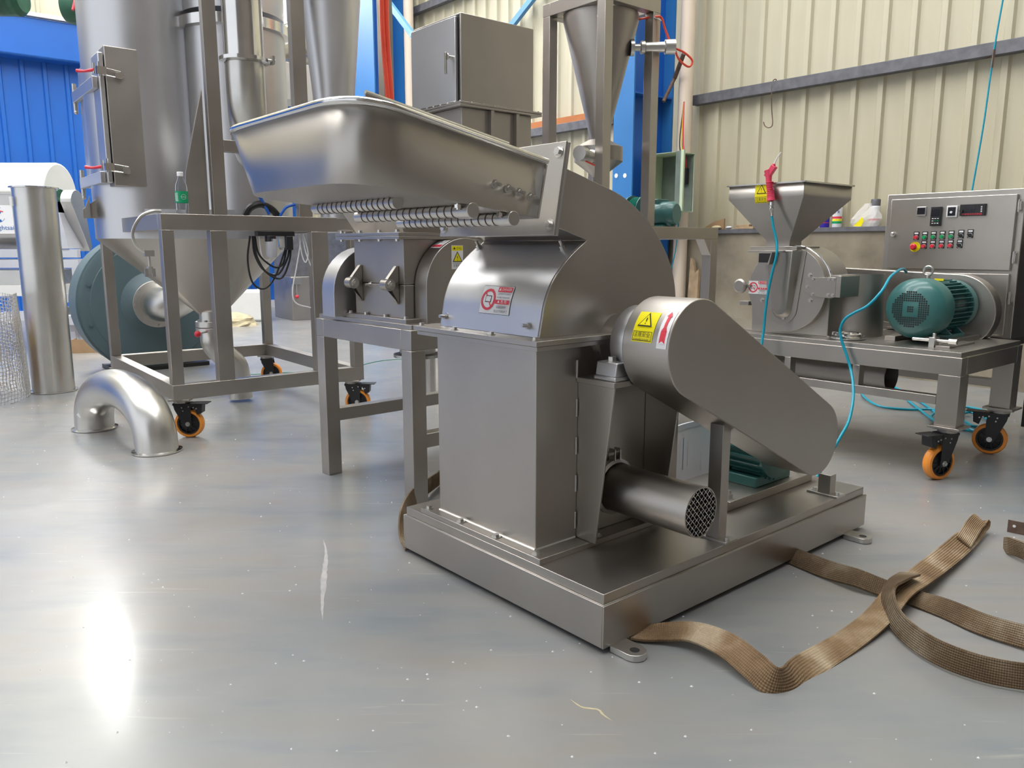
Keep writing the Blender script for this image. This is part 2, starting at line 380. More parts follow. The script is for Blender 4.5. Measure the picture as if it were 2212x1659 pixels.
# danger sticker wraps the curved cover
def onhood(x,y,h):
    s=max(0,y+.052)   # arc length along the profile from z ~.815
    t=.0; P0=Vector((.0672,0,.813)); pts=arcF; L=0
    for a,b in zip(pts,pts[1:]):
        if b.z<=.812: continue
        l=(b-a).length
        if L+l>=s or b is pts[-1]:
            f=(s-L)/l; p=a.lerp(b,f); n=Vector((-(b.z-a.z),0,b.x-a.x)).normalized(); return Vector((p.x,.505-x,p.z))+n*(h+.0022)
        L+=l
sticker('danger_sticker',mm,onhood,danger_items(.135,.082),'white and red danger sticker with a crossed-out circle')
# chute mouth flange and tray
d=Vector((.175,0,.985)); nrm=Vector((-.985,0,.175))
T=Matrix(((nrm.x,0,d.x,.093),(0,1,0,0),(nrm.z,0,d.z,1.036),(0,0,0,1)))
obj('chute_flange',MB().box(-.008,0,.278,.785,-.006,.236,T),'sb',mm,bev=.001)
obj('tray_flange',MB().box(.001,.009,.278,.785,-.006,.236,T),'st',mm,bev=.001)
for v,z in ((.30,.21),(.30,.02),(.765,.21),(.765,.02)): hexn('flange_bolt',T@Vector((.009,v,z)),nrm,mm,r=.011,h=.008)
def outline(hw0,hw1,u0,u1,dv_,du_,zf):
    c=.529
    def side(u): return hw0+(hw1-hw0)*(u-u0)/(u1-u0)
    us=[u1+(u0+du_-u1)*k/8 for k in range(9)]
    P=[(u,c-side(u)) for u in us]; A=Vector(P[-1]); B=Vector((u0,c-hw0)); D=Vector((u0,c-hw0+dv_))
    for k in range(1,11):
        t=k/10; q=A*(1-t)**2+B*2*t*(1-t)+D*t*t; P.append((q.x,q.y))
    Q=[(u,2*c-v) for u,v in P[::-1]]
    return [Vector((u,v,zf(u))) for u,v in P+Q]
rim=outline(.360,.230,-.550,.076,.16,.13,lambda u:1.291-.119*(u+.545))
bot=outline(.300,.226,-.525,.052,.15,.12,lambda u:1.134-.105*(u+.522))
m=MB(); m.loft([bot,rim],c0=False,c1=False,closed=False); 
N=len(bot)
for i in range(N//2-1):
    a,b,c_,d_=bot[i],bot[i+1],bot[N-2-i],bot[N-1-i]; m.face(m.vs([a,b,c_,d_]))
bmesh.ops.remove_doubles(m.b,verts=m.b.verts[:],dist=1e-5)
tr=obj('feed_tray',m,'st',mm,ang=40); k=tr.modifiers.new('sheet','SOLIDIFY'); k.thickness=.003; k.offset=0
obj('rolled_rim',MB().tube(rim,.0085,n=8,smooth=False),'sp',tr,ang=60)
obj('tray_weld',MB().tube([rim[0]+Vector((-.004,-.003,-.01)),bot[0]+Vector((-.004,-.003,.0))],.004,n=6,smooth=False),'sp',tr)
sd=lambda u:.529-(.28+(.226-.28)*(u+.52)/.57)-.012
for u,z in ((-.121,1.149),(-.076,1.141),(-.038,1.134),(.003,1.125)): hexn('tray_stud',(u,sd(u)-.004,z),(0,-1,-.1),mm,r=.0075,h=.008,stud=.014)
for (u,z,v0,v1) in ((-.055,1.070,.285,.79),(-.19,1.085,.275,.80),(-.33,1.103,.33,.78)):
    rod=obj('damper_rod',MB().cyl((u,v0+.04,z),(u,v1,z),.0155,n=20),'sb',mm)
    for k in range(15):
        vv=v0+.055+(v1-v0-.07)*k/15; obj('rod_ring',MB().cyl((u,vv,z),(u,vv+.0028,z),.0166,n=18),'rust',rod)
    if u<-.3: continue
    obj('end_cap',MB().cyl((u,v0-.01,z),(u,v0+.042,z),.0185,n=24),'sb',rod,bev=.0015)
    obj('hanger',MB().box(u-.035,u+.035,v0+.008,v0+.03,z+.0195,z+.023),'sm',rod)
    for du in (-.024,.026): obj('hanger_nut',MB().cyl((u+du,v0+.018,z+.002),(u+du,v0+.018,z+.0195),.0045,n=8).cyl((u+du,v0+.018,z+.006),(u+du,v0+.018,z+.014),.0085,n=6),'sp',rod)
# bearing bracket
for u in (.205,.5):
    s=.006
    m=MB().prism([(u,.3015,.172),(u,.3015,.628),(u,.165,.628),(u,.225,.172)],(s,0,0)); obj('bracket_cheek',m,'st',mm,bev=.001)
obj('bracket_top',MB().box(.198,.513,.160,.3015,.628,.643),'st',mm,bev=.0015)
for u0 in (.208,.42):
    m=MB().box(u0,u0+.075,.165,.245,.643,.655); m.prism([(u0+.003,.168,.655),(u0+.072,.168,.655),(u0+.066,.168,.693),(u0+.009,.168,.693)],(0,.074,0))
    bb=obj('bearing_block',m,'sl',mm,bev=.003)
    obj('block_bolt',MB().hexbolt((u0+.03,.205,.693),(0,0,1),r=.012,h=.012),'sb',bb)
obj('bearing_housing',MB().lathe([(.098,0),(.104,.1),(.104,.9),(.098,1)],(.35,.157,.737),(.35,.228,.737),n=40),'sl',mm,ang=50)
obj('shaft',MB().cyl((.35,.2,.737),(.35,.31,.737),.03),'sb',mm)
obj('seal_ring',MB().cyl((.35,.288,.737),(.35,.303,.737),.075,n=32),'sm',mm)
# belt guard
def stadium(c1,r1,c2,r2,n=22):
    d=Vector((c2[0]-c1[0],c2[1]-c1[1]));L=d.length;th=math.atan2(d.y,d.x);be=math.acos((r1-r2)/L)
    P=[(c1[0]+r1*math.cos(th+be+(2*math.pi-2*be)*k/n),c1[1]+r1*math.sin(th+be+(2*math.pi-2*be)*k/n)) for k in range(n+1)]
    P+=[(c2[0]+r2*math.cos(th-be+2*be*k/n),c2[1]+r2*math.sin(th-be+2*be*k/n)) for k in range(n+1)]; return P
ga=stadium((.35,.737),.132,(1.01,.39),.120)
m=MB().prism([(a,0,b) for a,b in ga],(0,.155,0)); gd=obj('belt_guard',m,'st',mm,bev=.003,ang=25)
def onguard(x,y,h,a0=R(152)):   # y runs over the top of the round end, x along -v
    a=a0+0; r=.132+h; th=a0-(y)/.132; return Vector((.35+r*math.cos(th),.09-x,.737+r*math.sin(th)))
sticker('warning_sticker',gd,onguard,[(i[0],*i[1:]) for i in warn_items(.068,.086)],'yellow warning sticker with black triangle')
def onguard2(x,y,h): return onguard(x+.066,y-.004,h,R(150))
arrow=[(-.010,-.045),(0,-.037),(.010,-.045),(.010,-.008),(.004,0),(.004,.03),(.009,.03),(0,.046),(-.009,.03),(-.004,.03),(-.004,0),(-.010,-.008)]
def dens(p,n=5):
    o=[]
    for a,b in zip(p,p[1:]+p[:1]): o+=[(a[0]+(b[0]-a[0])*k/n,a[1]+(b[1]-a[1])*k/n) for k in range(n)]
    return o
def strips(xs,y0,y1,mat,n=6):  # narrow bands follow the curve
    return [('rect',xs[0],y0+(y1-y0)*k/n,xs[1],y0+(y1-y0)*(k+1)/n,mat) for k in range(n)]
sticker('arrow_sticker',gd,onguard2,[('rect',-.016,-.055,.016,.055,'wp'),('rect',-.009,-.042,.009,-.010,'rp'),('poly',[(-.0091,-.0425),(.0091,-.0425),(0,-.036)],'wp'),('poly',[(-.009,-.010),(.009,-.010),(.004,0),(-.004,0)],'rp'),('rect',-.004,0,.004,.033,'rp'),('poly',[(-.009,.031),(.009,.031),(0,.047)],'rp')],'white sticker with a red rotation arrow')
for u,z1 in ((.527,.533),(1.175,.228)):
    m=MB().box(u-.003,u+.001,.035,.079,.162,z1).box(u+.001,u+.035,.035,.039,.162,z1); 
    p=obj('guard_post',m,'st',mm,bev=.0008)
    obj('post_foot',MB().box(u-.012,u+.048,.004,.115,.155,.162),'sb',p,bev=.0008)
    for v in (.016,.098): obj('foot_bolt',MB().hexbolt((u+.012,v,.162),(0,0,1),r=.007,h=.006),'sb',p)
# discharge spout with woven screen
cz=.305;cu=.335
obj('spout_tube',MB().lathe([(.070,0),(.070,1),(.066,1),(.066,0)],(cu,.30,cz),(cu,-.035,cz),n=40,c0=False,c1=False),'st',mm,ang=40)
obj('spout_flange',MB().lathe([(.088,0),(.088,1)],(cu,.3015,cz),(cu,.288,cz),n=40),'st',mm)
m=MB().lathe([(.074,0),(.083,.2),(.083,.8),(.074,1)],(cu,.286,cz),(cu,.262,cz),n=40,c0=False,c1=False)
cl=obj('clamp_ring',m,'sb',mm)
m=MB().box(cu-.012,cu-.009,.262,.286,cz+.08,cz+.115).box(cu+.010,cu+.013,.262,.286,cz+.08,cz+.115)
m.cyl((cu-.055,.272,cz+.105),(cu+.03,.272,cz+.105),.004,n=8).cyl((cu-.035,.272,cz+.105),(cu-.013,.272,cz+.105),.008,n=6)
m.bar((cu-.055,.272,cz+.087),(cu-.045,.272,cz+.115),.006,.012)
obj('clamp_screw',m,'sb',cl)
m=MB(); s=.0125
for f in (0,1):
    for i in range(-7,8):
        c0=i*s; h=math.sqrt(max(0,.067**2-c0*c0))
        if h<.012: continue
        k=max(4,int(2*h/s*4)); pts=[]
        for j in range(k+1):
            t=-h+2*h*j/k; wv=.0012*math.sin(math.pi*t/s+(math.pi if i%2 else 0)); 
            a,b=(c0+wv*.5,t) if f==0 else (t,c0+wv*.5)
            a,b=(a-b)*.7071,(a+b)*.7071
            pts.append((cu+a,-.034+wv*(1 if f==0 else -1),cz+b))
        m.tube(pts,.00125,n=5,smooth=False)
sc=obj('woven_screen',m,'sp',mm); sc['kind']='stuff'
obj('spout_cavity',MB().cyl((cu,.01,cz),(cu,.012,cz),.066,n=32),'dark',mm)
# motor on its rails
m=MB()
for v in (.17,.34): m.box(.765,1.3,v,v+.06,.155,.178)
m.box(.765,1.32,.16,.41,.178,.19); obj('motor_rail',m,'st',mm,bev=.0015)
hexn('rail_bolt',(.80,.19,.19),(0,0,1),mm,r=.014,h=.013,stud=.012)
hexn('rail_bolt',(1.26,.20,.19),(0,0,1),mm,r=.014,h=.013,stud=.012)
m=MB().lathe([(.07,0),(.115,.03),(.115,.75),(.125,.76),(.125,.97),(.10,1)],(1.07,.17,.325),(1.07,.37,.325),n=36)
mo=obj('motor_body',m,'green',mm,ang=40)
m=MB()
for k in range(28):
    a=2*math.pi*k/28; m.bar((1.07+.115*math.cos(a),.185,.325+.115*math.sin(a)),(1.07+.115*math.cos(a),.31,.325+.115*math.sin(a)),.004,.02,up=(math.cos(a),0,math.sin(a)))
f=obj('cooling_fins',m,'green',mo); f['kind']='stuff'
obj('motor_feet',MB().box(.96,1.18,.19,.34,.19,.225),'green',mo,bev=.004)
obj('motor_shaft',MB().cyl((1.07,.156,.325),(1.07,.18,.325),.025),'sb',mo)
# =====================================================================  casters
def caster(par,x,y,ztop,rz,pedal=True,R0=.076):
    T=Matrix.Translation((x,y,0))@Matrix.Rotation(R(rz),4,'Z')
    def tr(b):
        b.b.transform(T); return b
    c=obj('caster',tr(MB().box(-.055,.055,-.045,.045,ztop-.008,ztop).cyl((0,0,ztop-.022),(0,0,ztop-.008),.04,n=20)),'sm',par,bev=.001)
    off=.035; zc=R0
    m=MB().box(-.038,.05,-.032,.032,ztop-.034,ztop-.022)
    for s in (-1,1):
        y0=s*.027; m.prism([(-.036,y0,ztop-.024),(.05,y0,ztop-.024),(.055,y0,ztop-.06),(off+.02,y0,zc-.016),(off-.018,y0,zc-.016),(-.03,y0,ztop-.055)],(0,s*.004,0))
    obj('fork',tr(m),'black',c,bev=.001)
    m=MB().lathe([(R0*.78,0),(R0*.93,.04),(R0,.25),(R0,.75),(R0*.93,.96),(R0*.78,1)],(off,-.021,zc),(off,.021,zc),n=40,c0=False,c1=False)
    m.lathe([(R0*.76,0),(R0*.76,1)],(off,-.021,zc),(off,.021,zc),n=40,c0=False,c1=False)
    obj('tyre',tr(m),'orange',c,ang=30)
    m=MB().lathe([(R0*.2,.0),(R0*.2,.1),(R0*.66,.28),(R0*.66,.1),(R0*.775,.1),(R0*.775,.9),(R0*.66,.9),(R0*.66,.72),(R0*.2,.9),(R0*.2,1)],(off,-.022,zc),(off,.022,zc),n=40)
    for k in range(10):
        a=2*math.pi*k/10
        for s in (-1,1): m.bar((off+.014*math.cos(a),s*.014,zc+.014*math.sin(a)),(off+R0*.68*math.cos(a),s*.014,zc+R0*.68*math.sin(a)),.01,.003,up=(math.cos(a+1.57),0,math.sin(a+1.57)))
    obj('hub',tr(m),'black',c)
    obj('axle_bolt',tr(MB().hexbolt((off,-.031,zc),(0,-1,0),r=.0085,h=.007).hexbolt((off,.031,zc),(0,1,0),r=.0085,h=.007)),'sb',c)
    if pedal:
        m=MB().prism([(.03,-.028,ztop-.02),(.115,-.028,ztop-.028),(.11,-.028,ztop-.075),(.085,-.028,ztop-.085),(.075,-.028,ztop-.05),(.04,-.028,ztop-.045)],(0,.056,0))
        m.box(.06,.145,-.035,.035,ztop-.026,ztop-.022)
        obj('brake_pedal',tr(m),'black',c,bev=.001)
        m=MB()
        for q in ((.01,-.045),(.015,-.062),(.045,-.04),(.07,-.045),(.085,-.05)):
            for s in (-1,1): m.cyl((q[0],s*.030,ztop+q[1]),(q[0],s*.034,ztop+q[1]),.0035,n=8)
        obj('rivets',tr(m),'sb',c)
    return c
# =====================================================================  LEFT CART WITH TWIN TANK
lc=thing('dust_collector','tall twin-tank steel dust collector in an open square-tube cart on orange casters, left side','machine',(-1.763,4.03,0),38)
L,W,ZB,ZT=1.10,1.50,.21,1.167
def beam(par,name,*a,mat='st',bev=.002): return obj(name,MB().box(*a),mat,par,bev=bev)
for a in ((0,L,0,.06),(0,L,W-.06,W)): beam(lc,'bottom_beam',a[0],a[1],a[2],a[3],ZB,ZB+.08); beam(lc,'top_beam',a[0],a[1],a[2],a[3],ZT-.08,ZT)
for a in ((0,.06),(L-.06,L)): beam(lc,'bottom_beam',a[0],a[1],.0605,W-.0605,ZB,ZB+.08); beam(lc,'top_beam',a[0],a[1],.0605,W-.0605,ZT-.08,ZT)
for x,y in ((0,0),(L-.06,0),(0,W-.06),(L-.06,W-.06)): beam(lc,'corner_post',x,x+.06,y,y+.06,ZB+.0805,ZT-.0805)
beam(lc,'middle_post',.24,.326,0,.06,ZB+.0805,ZT-.0805)
beam(lc,'middle_post',.80,.90,0,.06,ZB+.0805,ZT-.0805)
beam(lc,'tall_post',.268,.337,0,.045,ZT+.0005,3.4); beam(lc,'tall_post',.735,.813,0,.05,ZT+.0005,3.4); beam(lc,'tall_post',.255,.315,W-.07,W-.01,ZT+.0005,3.4)
beam(lc,'cross_beam',.3375,.7345,0,.045,1.49,1.55)
beam(lc,'cross_beam',.25,.31,.0605,W-.0705,2.9,2.96)
for x,y,r,p in ((.05,.05,-35,True),(L-.06,.05,-38,True),(.05,W-.05,20,False),(L-.06,W-.06,-30,False)): caster(lc,x,y,ZB,r,p)
def toL(w,o=(-1.763,4.03),a=38):
    c,s=math.cos(R(a)),math.sin(R(a)); dx,dy=w[0]-o[0],w[1]-o[1]; return (dx*c+dy*s,-dx*s+dy*c)
ax,ay=toL((-2.235,5.02)); bx,by=toL((-1.70,5.10))
ra,rb=.335,.30
tA=obj('tank_shell',MB().cyl((ax,ay,1.20),(ax,ay,3.3),ra,n=64),'sl',lc,ang=50)
tB=obj('tank_shell',MB().cyl((bx,by,1.20),(bx,by,2.32),rb,n=64).cyl((bx,by,2.36),(bx,by,3.3),rb,n=64),'sl',lc,ang=50)
obj('clamp_band',MB().lathe([(rb,0),(rb+.03,.1),(rb+.03,.9),(rb,1)],(bx,by,2.26),(bx,by,2.33),n=64,c0=False,c1=False),'sp',tB)
hull=[]
dv=Vector((bx-ax,by-ay)); th=math.atan2(dv.y,dv.x)
def race(s,z,cx=0,cy=0,f=0):
    P=[]; mx,my=(ax+bx)/2,(ay+by)/2
    for c,a0,r in (((bx,by),th-math.pi/2,rb),((ax,ay),th+math.pi/2,ra)):
        for k in range(17):
            a=a0+math.pi*k/16; x=c[0]+r*math.cos(a);y=c[1]+r*math.sin(a); P.append(Vector((x,y,z)))
    if f:
        Q=[]
        for i,p in enumerate(P):
            a=math.atan2(p.y-my,p.x-mx); q=Vector((cx+.07*math.cos(a),cy+.07*math.sin(a),z)); Q.append(p.lerp(q,f)); Q[-1].z=z
        P=Q
    return P
hx,hy=toL((-1.90,4.98))
obj('hopper_collar',MB().loft([race(0,1.05),race(0,1.22)]),'sl',lc,ang=50)
obj('hopper_cone',MB().loft([race(0,1.05),race(0,.58,hx,hy,1)]),'st',lc,ang=40)
obj('outlet_neck',MB().cyl((hx,hy,.54),(hx,hy,.60),.075,n=32),'sb',lc)
vl=obj('gate_valve',MB().cyl((hx,hy,.475),(hx,hy,.50),.10,n=36).cyl((hx,hy,.505),(hx,hy,.54),.10,n=36),'sb',lc,bev=.001)
for k in range(8):
    a=2*math.pi*k/8; obj('valve_bolt',MB().hexbolt((hx+.085*math.cos(a),hy+.085*math.sin(a),.54),(0,0,1),r=.007,h=.008),'sb',vl)
obj('lever',MB().bar((hx-.02,hy-.05,.485),(hx-.125,hy-.115,.475),.006,.01),'sb',vl)
obj('lever_ball',MB().sphere((hx-.128,hy-.118,.475),.020),'red',vl)
obj('outlet_elbow',MB().tube([(hx,hy,.475),(hx,hy,.40),(hx+.05,hy+.01,.33),(hx+.14,hy+.03,.24),(hx+.16,hy+.035,.12),(hx+.165,hy+.035,.02)],.075,n=28),'sb',lc,ang=60)
obj('brace_plate',MB().prism([(.262,.0601,1.80),(.262,.0601,1.17),(.14,.0601,1.17),(.155,.0601,1.38),(.23,.0601,1.68)],(0,.02,0)),'sm',lc,bev=.001)
for s in (-1,1): obj('tank_bracket',MB().prism([(ax-.335+.03*s,ay-.06,1.17),(ax-.40,ay-.06+.03*s,1.17),(ax-.40,ay-.06+.03*s,1.22),(ax-.335+.03*s,ay-.06,1.30)],(.01,.05,0)),'st',lc,bev=.001)
# inspection hatch box, on the near side of tank A
hx0,hy0=toL((-2.256,4.60))
hb=obj('inspection_box',MB().box(hx0,hx0+.175,hy0,hy0+.66,1.345,2.10).box(hx0+.02,hx0+.34,hy0+.03,hy0+.60,1.37,2.07),'sm',lc,bev=.004)
obj('hatch_door',MB().box(hx0-.032,hx0-.004,hy0+.012,hy0+.60,1.36,2.065),'sl',hb,bev=.006)
for z in (1.96,1.445):
    obj('hinge_strap',MB().box(hx0-.062,hx0-.034,hy0+.05,hy0+.66,z-.085,z-.02),'sl',hb,bev=.003)
    for dz in (-.11,.0): obj('hinge_pin',MB().cyl((hx0-.048,hy0+.655,z+dz-.02),(hx0-.048,hy0+.655,z+dz+.03),.013,n=14).sphere((hx0-.048,hy0+.655,z+dz-.028),.014,10,6),'sb',hb)
    m=MB().tube([(hx0-.02,hy0-.012,z+.018),(hx0+.075,hy0-.012,z+.005),(hx0+.09,hy0-.012,z-.012),(hx0+.075,hy0-.012,z-.03),(hx0-.02,hy0-.012,z-.02)],.004,n=6,smooth=False)
    m.box(hx0+.045,hx0+.085,hy0-.016,hy0,z-.03,z+.0).box(hx0-.05,hx0+.0,hy0-.03,hy0-.005,z-.02,z+.02).cyl((hx0-.035,hy0-.02,z-.03),(hx0-.035,hy0-.02,z+.045),.007,n=8).cyl((hx0-.06,hy0-.02,z-.02),(hx0-.06,hy0-.02,z+.035),.007,n=8)
    obj('toggle_latch',m,'sp',hb)
    obj('latch_grip',MB().tube([(hx0-.06,hy0-.02,z),(hx0-.10,hy0+.03,z-.005),(hx0-.13,hy0+.07,z-.0)],lambda t:.007+.006*abs(t-.5),n=8),'red',hb)
# inlet pipe with clamp, and elbow
px,py=toL((-1.385,4.30))
q=obj('inlet_pipe',MB().cyl((px,py,1.96),(px,py,3.3),.100,n=40),'sp',lc)
obj('pipe_clamp',MB().lathe([(.100,0),(.125,.2),(.125,.8),(.100,1)],(px,py,1.935),(px,py,1.965),n=40,c0=False,c1=False),'sp',q)
obj('wing_nut',MB().cyl((px+.09,py-.09,1.95),(px+.125,py-.10,1.95),.006).box(px+.105,px+.118,py-.115,py-.075,1.93,1.97),'sb',q)
ex,ey=toL((-1.50,4.72))
obj('inlet_elbow',MB().tube([(px,py,1.94),(px,py,1.83),(px+(ex-px)*.10,py+(ey-py)*.10,1.68),(px+(ex-px)*.45,py+(ey-py)*.45,1.57),(ex,ey,1.54)],.098,n=36),'sq',lc,ang=60)
# top items behind: band, duct, white box
dx,dy=toL((-1.55,6.2)); 
obj('rear_duct',MB().tube([(dx+.35,dy,2.62),(dx,dy,2.50),(dx-.5,dy-.1,2.32)],.16,n=28),'sp',lc,ang=60)
dx2,dy2=toL((-1.60,5.6)); obj('junction_box',MB().box(dx2-.30,dx2+.22,dy2-.1,dy2+.15,1.98,2.22),'white',lc,bev=.003)
# second cyclone (narrow cone) between the tall posts
qx,qy=toL((-1.02,4.72))
obj('cyclone_cone',MB().lathe([(.205,0),(.175,.25),(.115,.62),(.10,1)],(qx,qy,2.9),(qx,qy,1.16),n=48),'sl',lc,ang=60)
fx,fy=toL((-.93,4.45))
obj('cyclone_outlet',MB().cyl((qx,qy,1.10),(qx,qy,1.16),.085,n=30).lathe([(.085,0),(.1,.3),(.1,.7),(.085,1)],(qx,qy,1.085),(qx,qy,1.10),n=30),'sb',lc)
# air service unit
rg=obj('air_regulator',MB().box(.49,.70,-.005,.045,1.06,1.086).cyl((.565,.01,1.062),(.565,.01,1.03),.03,n=16),'black',lc,bev=.002)
obj('filter_bowl',MB().lathe([(.030,0),(.030,.85),(.024,1)],(.567,.01,1.045),(.567,.01,.945),n=20),'lgrey',rg)
obj('clear_bowl',MB().lathe([(.019,0),(.019,.8),(.008,1)],(.625,.01,1.06),(.625,.01,.985),n=18),'pet',rg)
obj('solenoid',MB().box(.645,.685,-.015,.03,.985,1.06),'black',rg,bev=.003)
hs=[[(.460,.03,1.06),(.440,.03,.936),(.455,.03,.82),(.50,.03,.775),(.55,.03,.79),(.60,.03,.86),(.655,.03,.99)],[(.473,.03,1.06),(.480,.03,.960),(.527,.03,.875),(.604,.03,.85),(.662,.03,.934),(.679,.03,1.0)],[(.486,.03,1.06),(.505,.03,.960),(.580,.03,.894),(.634,.03,.905),(.666,.03,1.0)],[(.478,.025,1.06),(.49,.025,.95),(.54,.02,.86),(.62,.02,.83),(.67,.02,.92),(.684,.02,1.0)]]
for h in hs: obj('air_line',MB().tube(h,.0055,n=8),'black',lc)
for h in [[(.737,.03,1.074),(.751,.03,.959),(.771,.03,.915),(.788,.03,.97),(.764,.03,1.075)],[(.745,.03,1.07),(.742,.03,1.010),(.714,.03,.882),(.685,.03,.752),(.704,.03,.686),(.79,.03,.656)],[(.51,.03,1.06),(.52,.03,.95),(.56,.03,.93),(.60,.03,.99)],[(.76,.035,1.07),(.775,.03,.97),(.82,.03,.85)]]:
    obj('signal_wire',MB().tube(h,.0035,n=6),'wp',lc)
obj('cable_bundle',MB().tube([(.47,.12,1.17),(.50,.11,1.215),(.56,.11,1.235),(.62,.11,1.21),(.66,.12,1.17)],.02,n=10),'black',lc)
obj('blue_tube',MB().tube([(.53,.10,1.32),(.56,.10,1.26),(.60,.10,1.18)],.009,n=8),'bluehose',lc)
obj('blue_tube',MB().tube([(.66,.10,1.17),(.70,.10,1.22),(.76,.10,1.24)],.008,n=8),'bluehose',lc)
obj('red_tube',MB().tube([(1.415,.20,3.3),(1.40,.20,2.4),(1.42,.20,2.0),(1.45,.20,1.6)],.016,n=10),'orangered',lc)
obj('red_tube',MB().tube([(1.445,.20,3.3),(1.43,.20,2.4),(1.445,.20,2.0),(1.47,.20,1.6)],.016,n=10),'orangered',lc)
beam(lc,'outrigger_post',1.43,1.50,.25,.32,1.2,3.4); beam(lc,'outrigger_arm',L+.0005,1.50,.25,.32,1.13,1.19)
# loose band clamp hanging on the corner
m=MB(); cc=(-.05,-.028,1.07)
pts=[(-.0+.0,-.02,1.178),(-.045,-.025,1.175),(-.10,-.028,1.145),(-.14,-.028,1.075),(-.13,-.028,1.01),(-.075,-.028,.965)]
cb=tag(obj('band_clamp',m.tube(pts,.008,n=8),'sb'),'open steel band clamp hooked over the near left corner of the cart','clamp')
cb.location=lc.location; cb.rotation_euler=lc.rotation_euler
obj('clamp_bolt',MB().cyl((-.075,-.028,.975),(-.073,-.03,.87),.006,n=8).cyl((-.074,-.03,.905),(-.073,-.03,.87),.014,n=6).box(-.095,-.05,-.04,-.018,.955,.985),'sb',cb)
obj('clamp_wing',MB().box(-.10,-.085,-.035,-.022,.855,.895).box(-.065,-.05,-.035,-.022,.855,.895),'sb',cb)
# bottle on the beam
bt=thing('water_bottle','clear plastic water bottle with green label and white cap, standing on the cart beam','bottle',tuple(wp(.118,.03,ZT+.001,(-1.763,4.03),38)))
obj('bottle_body',MB().lathe([(.022,0),(.029,.02),(.030,.2),(.030,.45),(.0305,.5),(.030,.55),(.028,.7),(.014,.86),(.012,.9),(.012,.95)],(0,0,0),(0,0,.205),n=28),'pet',bt,ang=50)
lb=obj('bottle_label',MB().lathe([(.0312,0),(.0312,1)],(0,0,.055),(0,0,.113),n=28,c0=False,c1=False),'wgreen',bt)
obj('cap',MB().lathe([(.0155,0),(.0155,.9),(.014,1)],(0,0,.188),(0,0,.209),n=20),'wp',bt)
def onb(x,y,h):
    a=R(-90)+x/.0312; r=.0312+h; return Vector((r*math.cos(a),r*math.sin(a),.084+y))
sticker('label_print',lb,onb,[('ring',.022,0,.0115,.0125,0,360,'wp'),('text',"C'estbon",.020,0,.009,'wp',.022)]+[('rect',-.020,-.020+.006*k,-.004,-.0175+.006*k,'wp') for k in range(7)])
# =====================================================================  CUTTER ON TABLE
ct=thing('granulator','steel granulator box with rounded side covers on a four-legged steel table','machine',(-.373,2.889,0),42)
TL,TW_=.95,.72
for x,y in ((0,0),(0,TW_-.065),(TL-.065,0),(TL-.065,TW_-.065)): beam(ct,'leg',x,x+.065,y,y+.065,0,.6195)
for a in ((0,TL,0,.065),(0,TL,TW_-.065,TW_)): beam(ct,'top_rail',a[0],a[1],a[2],a[3],.62,.697); 
for a in ((0,.065),(TL-.065,TL)): beam(ct,'top_rail',a[0],a[1],.0655,TW_-.0655,.62,.697)
for y in (.005,TW_-.06): beam(ct,'stretcher',.0655,TL-.0655,y,y+.055,.24,.295)
obj('table_plate',MB().box(.012,TL-.012,.012,TW_-.012,.6975,.715),'st',ct,bev=.001)
obj('base_plate',MB().box(.02,.40,.06,.50,.715,.732),'st',ct,bev=.001)
for v in (.08,.22,.36,.48): obj('base_bolt',MB().hexbolt((.035,v,.732),(0,0,1),r=.008,h=.008),'sb',ct)
bx_=obj('cutter_box',MB().box(.045,.36,.10,.455,.7325,.858).box(.045,.36,.10,.455,.861,1.030),'sm',ct,bev=.0015)
for k in range(2): obj('box_flange',MB().box(.0,.40,.065,.525,1.030+.013*k,1.0415+.013*k),'st',ct,bev=.001)
for v in (.09,.21,.35,.49):
    obj('flange_bolt',MB().hexbolt((.012,v,1.0550),(0,0,1),r=.008,h=.008),'sb',ct); obj('flange_nut',MB().hexbolt((.012,v,1.030),(0,0,-1),r=.008,h=.006),'sb',ct)
for v in (.14,.40):   # hinge lugs
    m=MB()
    for z0,z1,s in ((.85,.93,1),(.862,.785,-1)): m.prism([(.044,v-.005,z1),(.035,v-.005,z1),(-.012,v-.005,.875),(-.012,v-.005,.845),(.044,v-.005,.845 if s>0 else .875)],(0,.018,0))
    m.cyl((-.005,v-.018,.86),(-.005,v+.022,.86),.022,n=24)
    lg=obj('hinge_lug',m,'st',ct,bev=.001)
    obj('lug_bolt',MB().hexbolt((-.005,v-.018,.86),(0,-1,0),r=.016,h=.012,stud=.008),'sb',lg)
for v in (.20,.235,.34): obj('latch_screw',MB().hexbolt((.045,v,.853),(-1,0,0),r=.008,h=.008,stud=.014),'sb',ct)
def arch(x0,x1,z0,z1,y0,y1,n=20):
    r=(x1-x0)/2; P=[(x0,y0,z0)]+[(x0+r-r*math.cos(math.pi*k/n),y0,z1-r+r*math.sin(math.pi*k/n)) for k in range(n+1)]+[(x1,y0,z0)]
    return MB().prism(P,(0,y1-y0,0))
gc=obj('side_cover',arch(.088,.46,.716,1.035,-.012+.03,.095),'st',ct,bev=.002,ang=25)
obj('side_cover',arch(-.03,.34,.716,1.0,.50,.60),'sl',ct,bev=.002,ang=25)
def onc(x,y,h): return Vector((.235+x,.018-h,.962+y))
sticker('caution_sticker',gc,onc,[('rect',-.028,-.045,.028,.045,'wp'),('rect',-.026,.025,.026,.043,'yellow'),('text','▲ 小心',0,.034,.012,'ink',.04),('poly',tri(0,-.004,.027),'ink'),('poly',tri(0,-.004,.021),'yellow'),('text','!',0,-.005,.026,'ink'),('rect',-.026,-.024,.026,-.023,'ink'),('text','注意安全',0,-.032,.011,'ink',.045)])
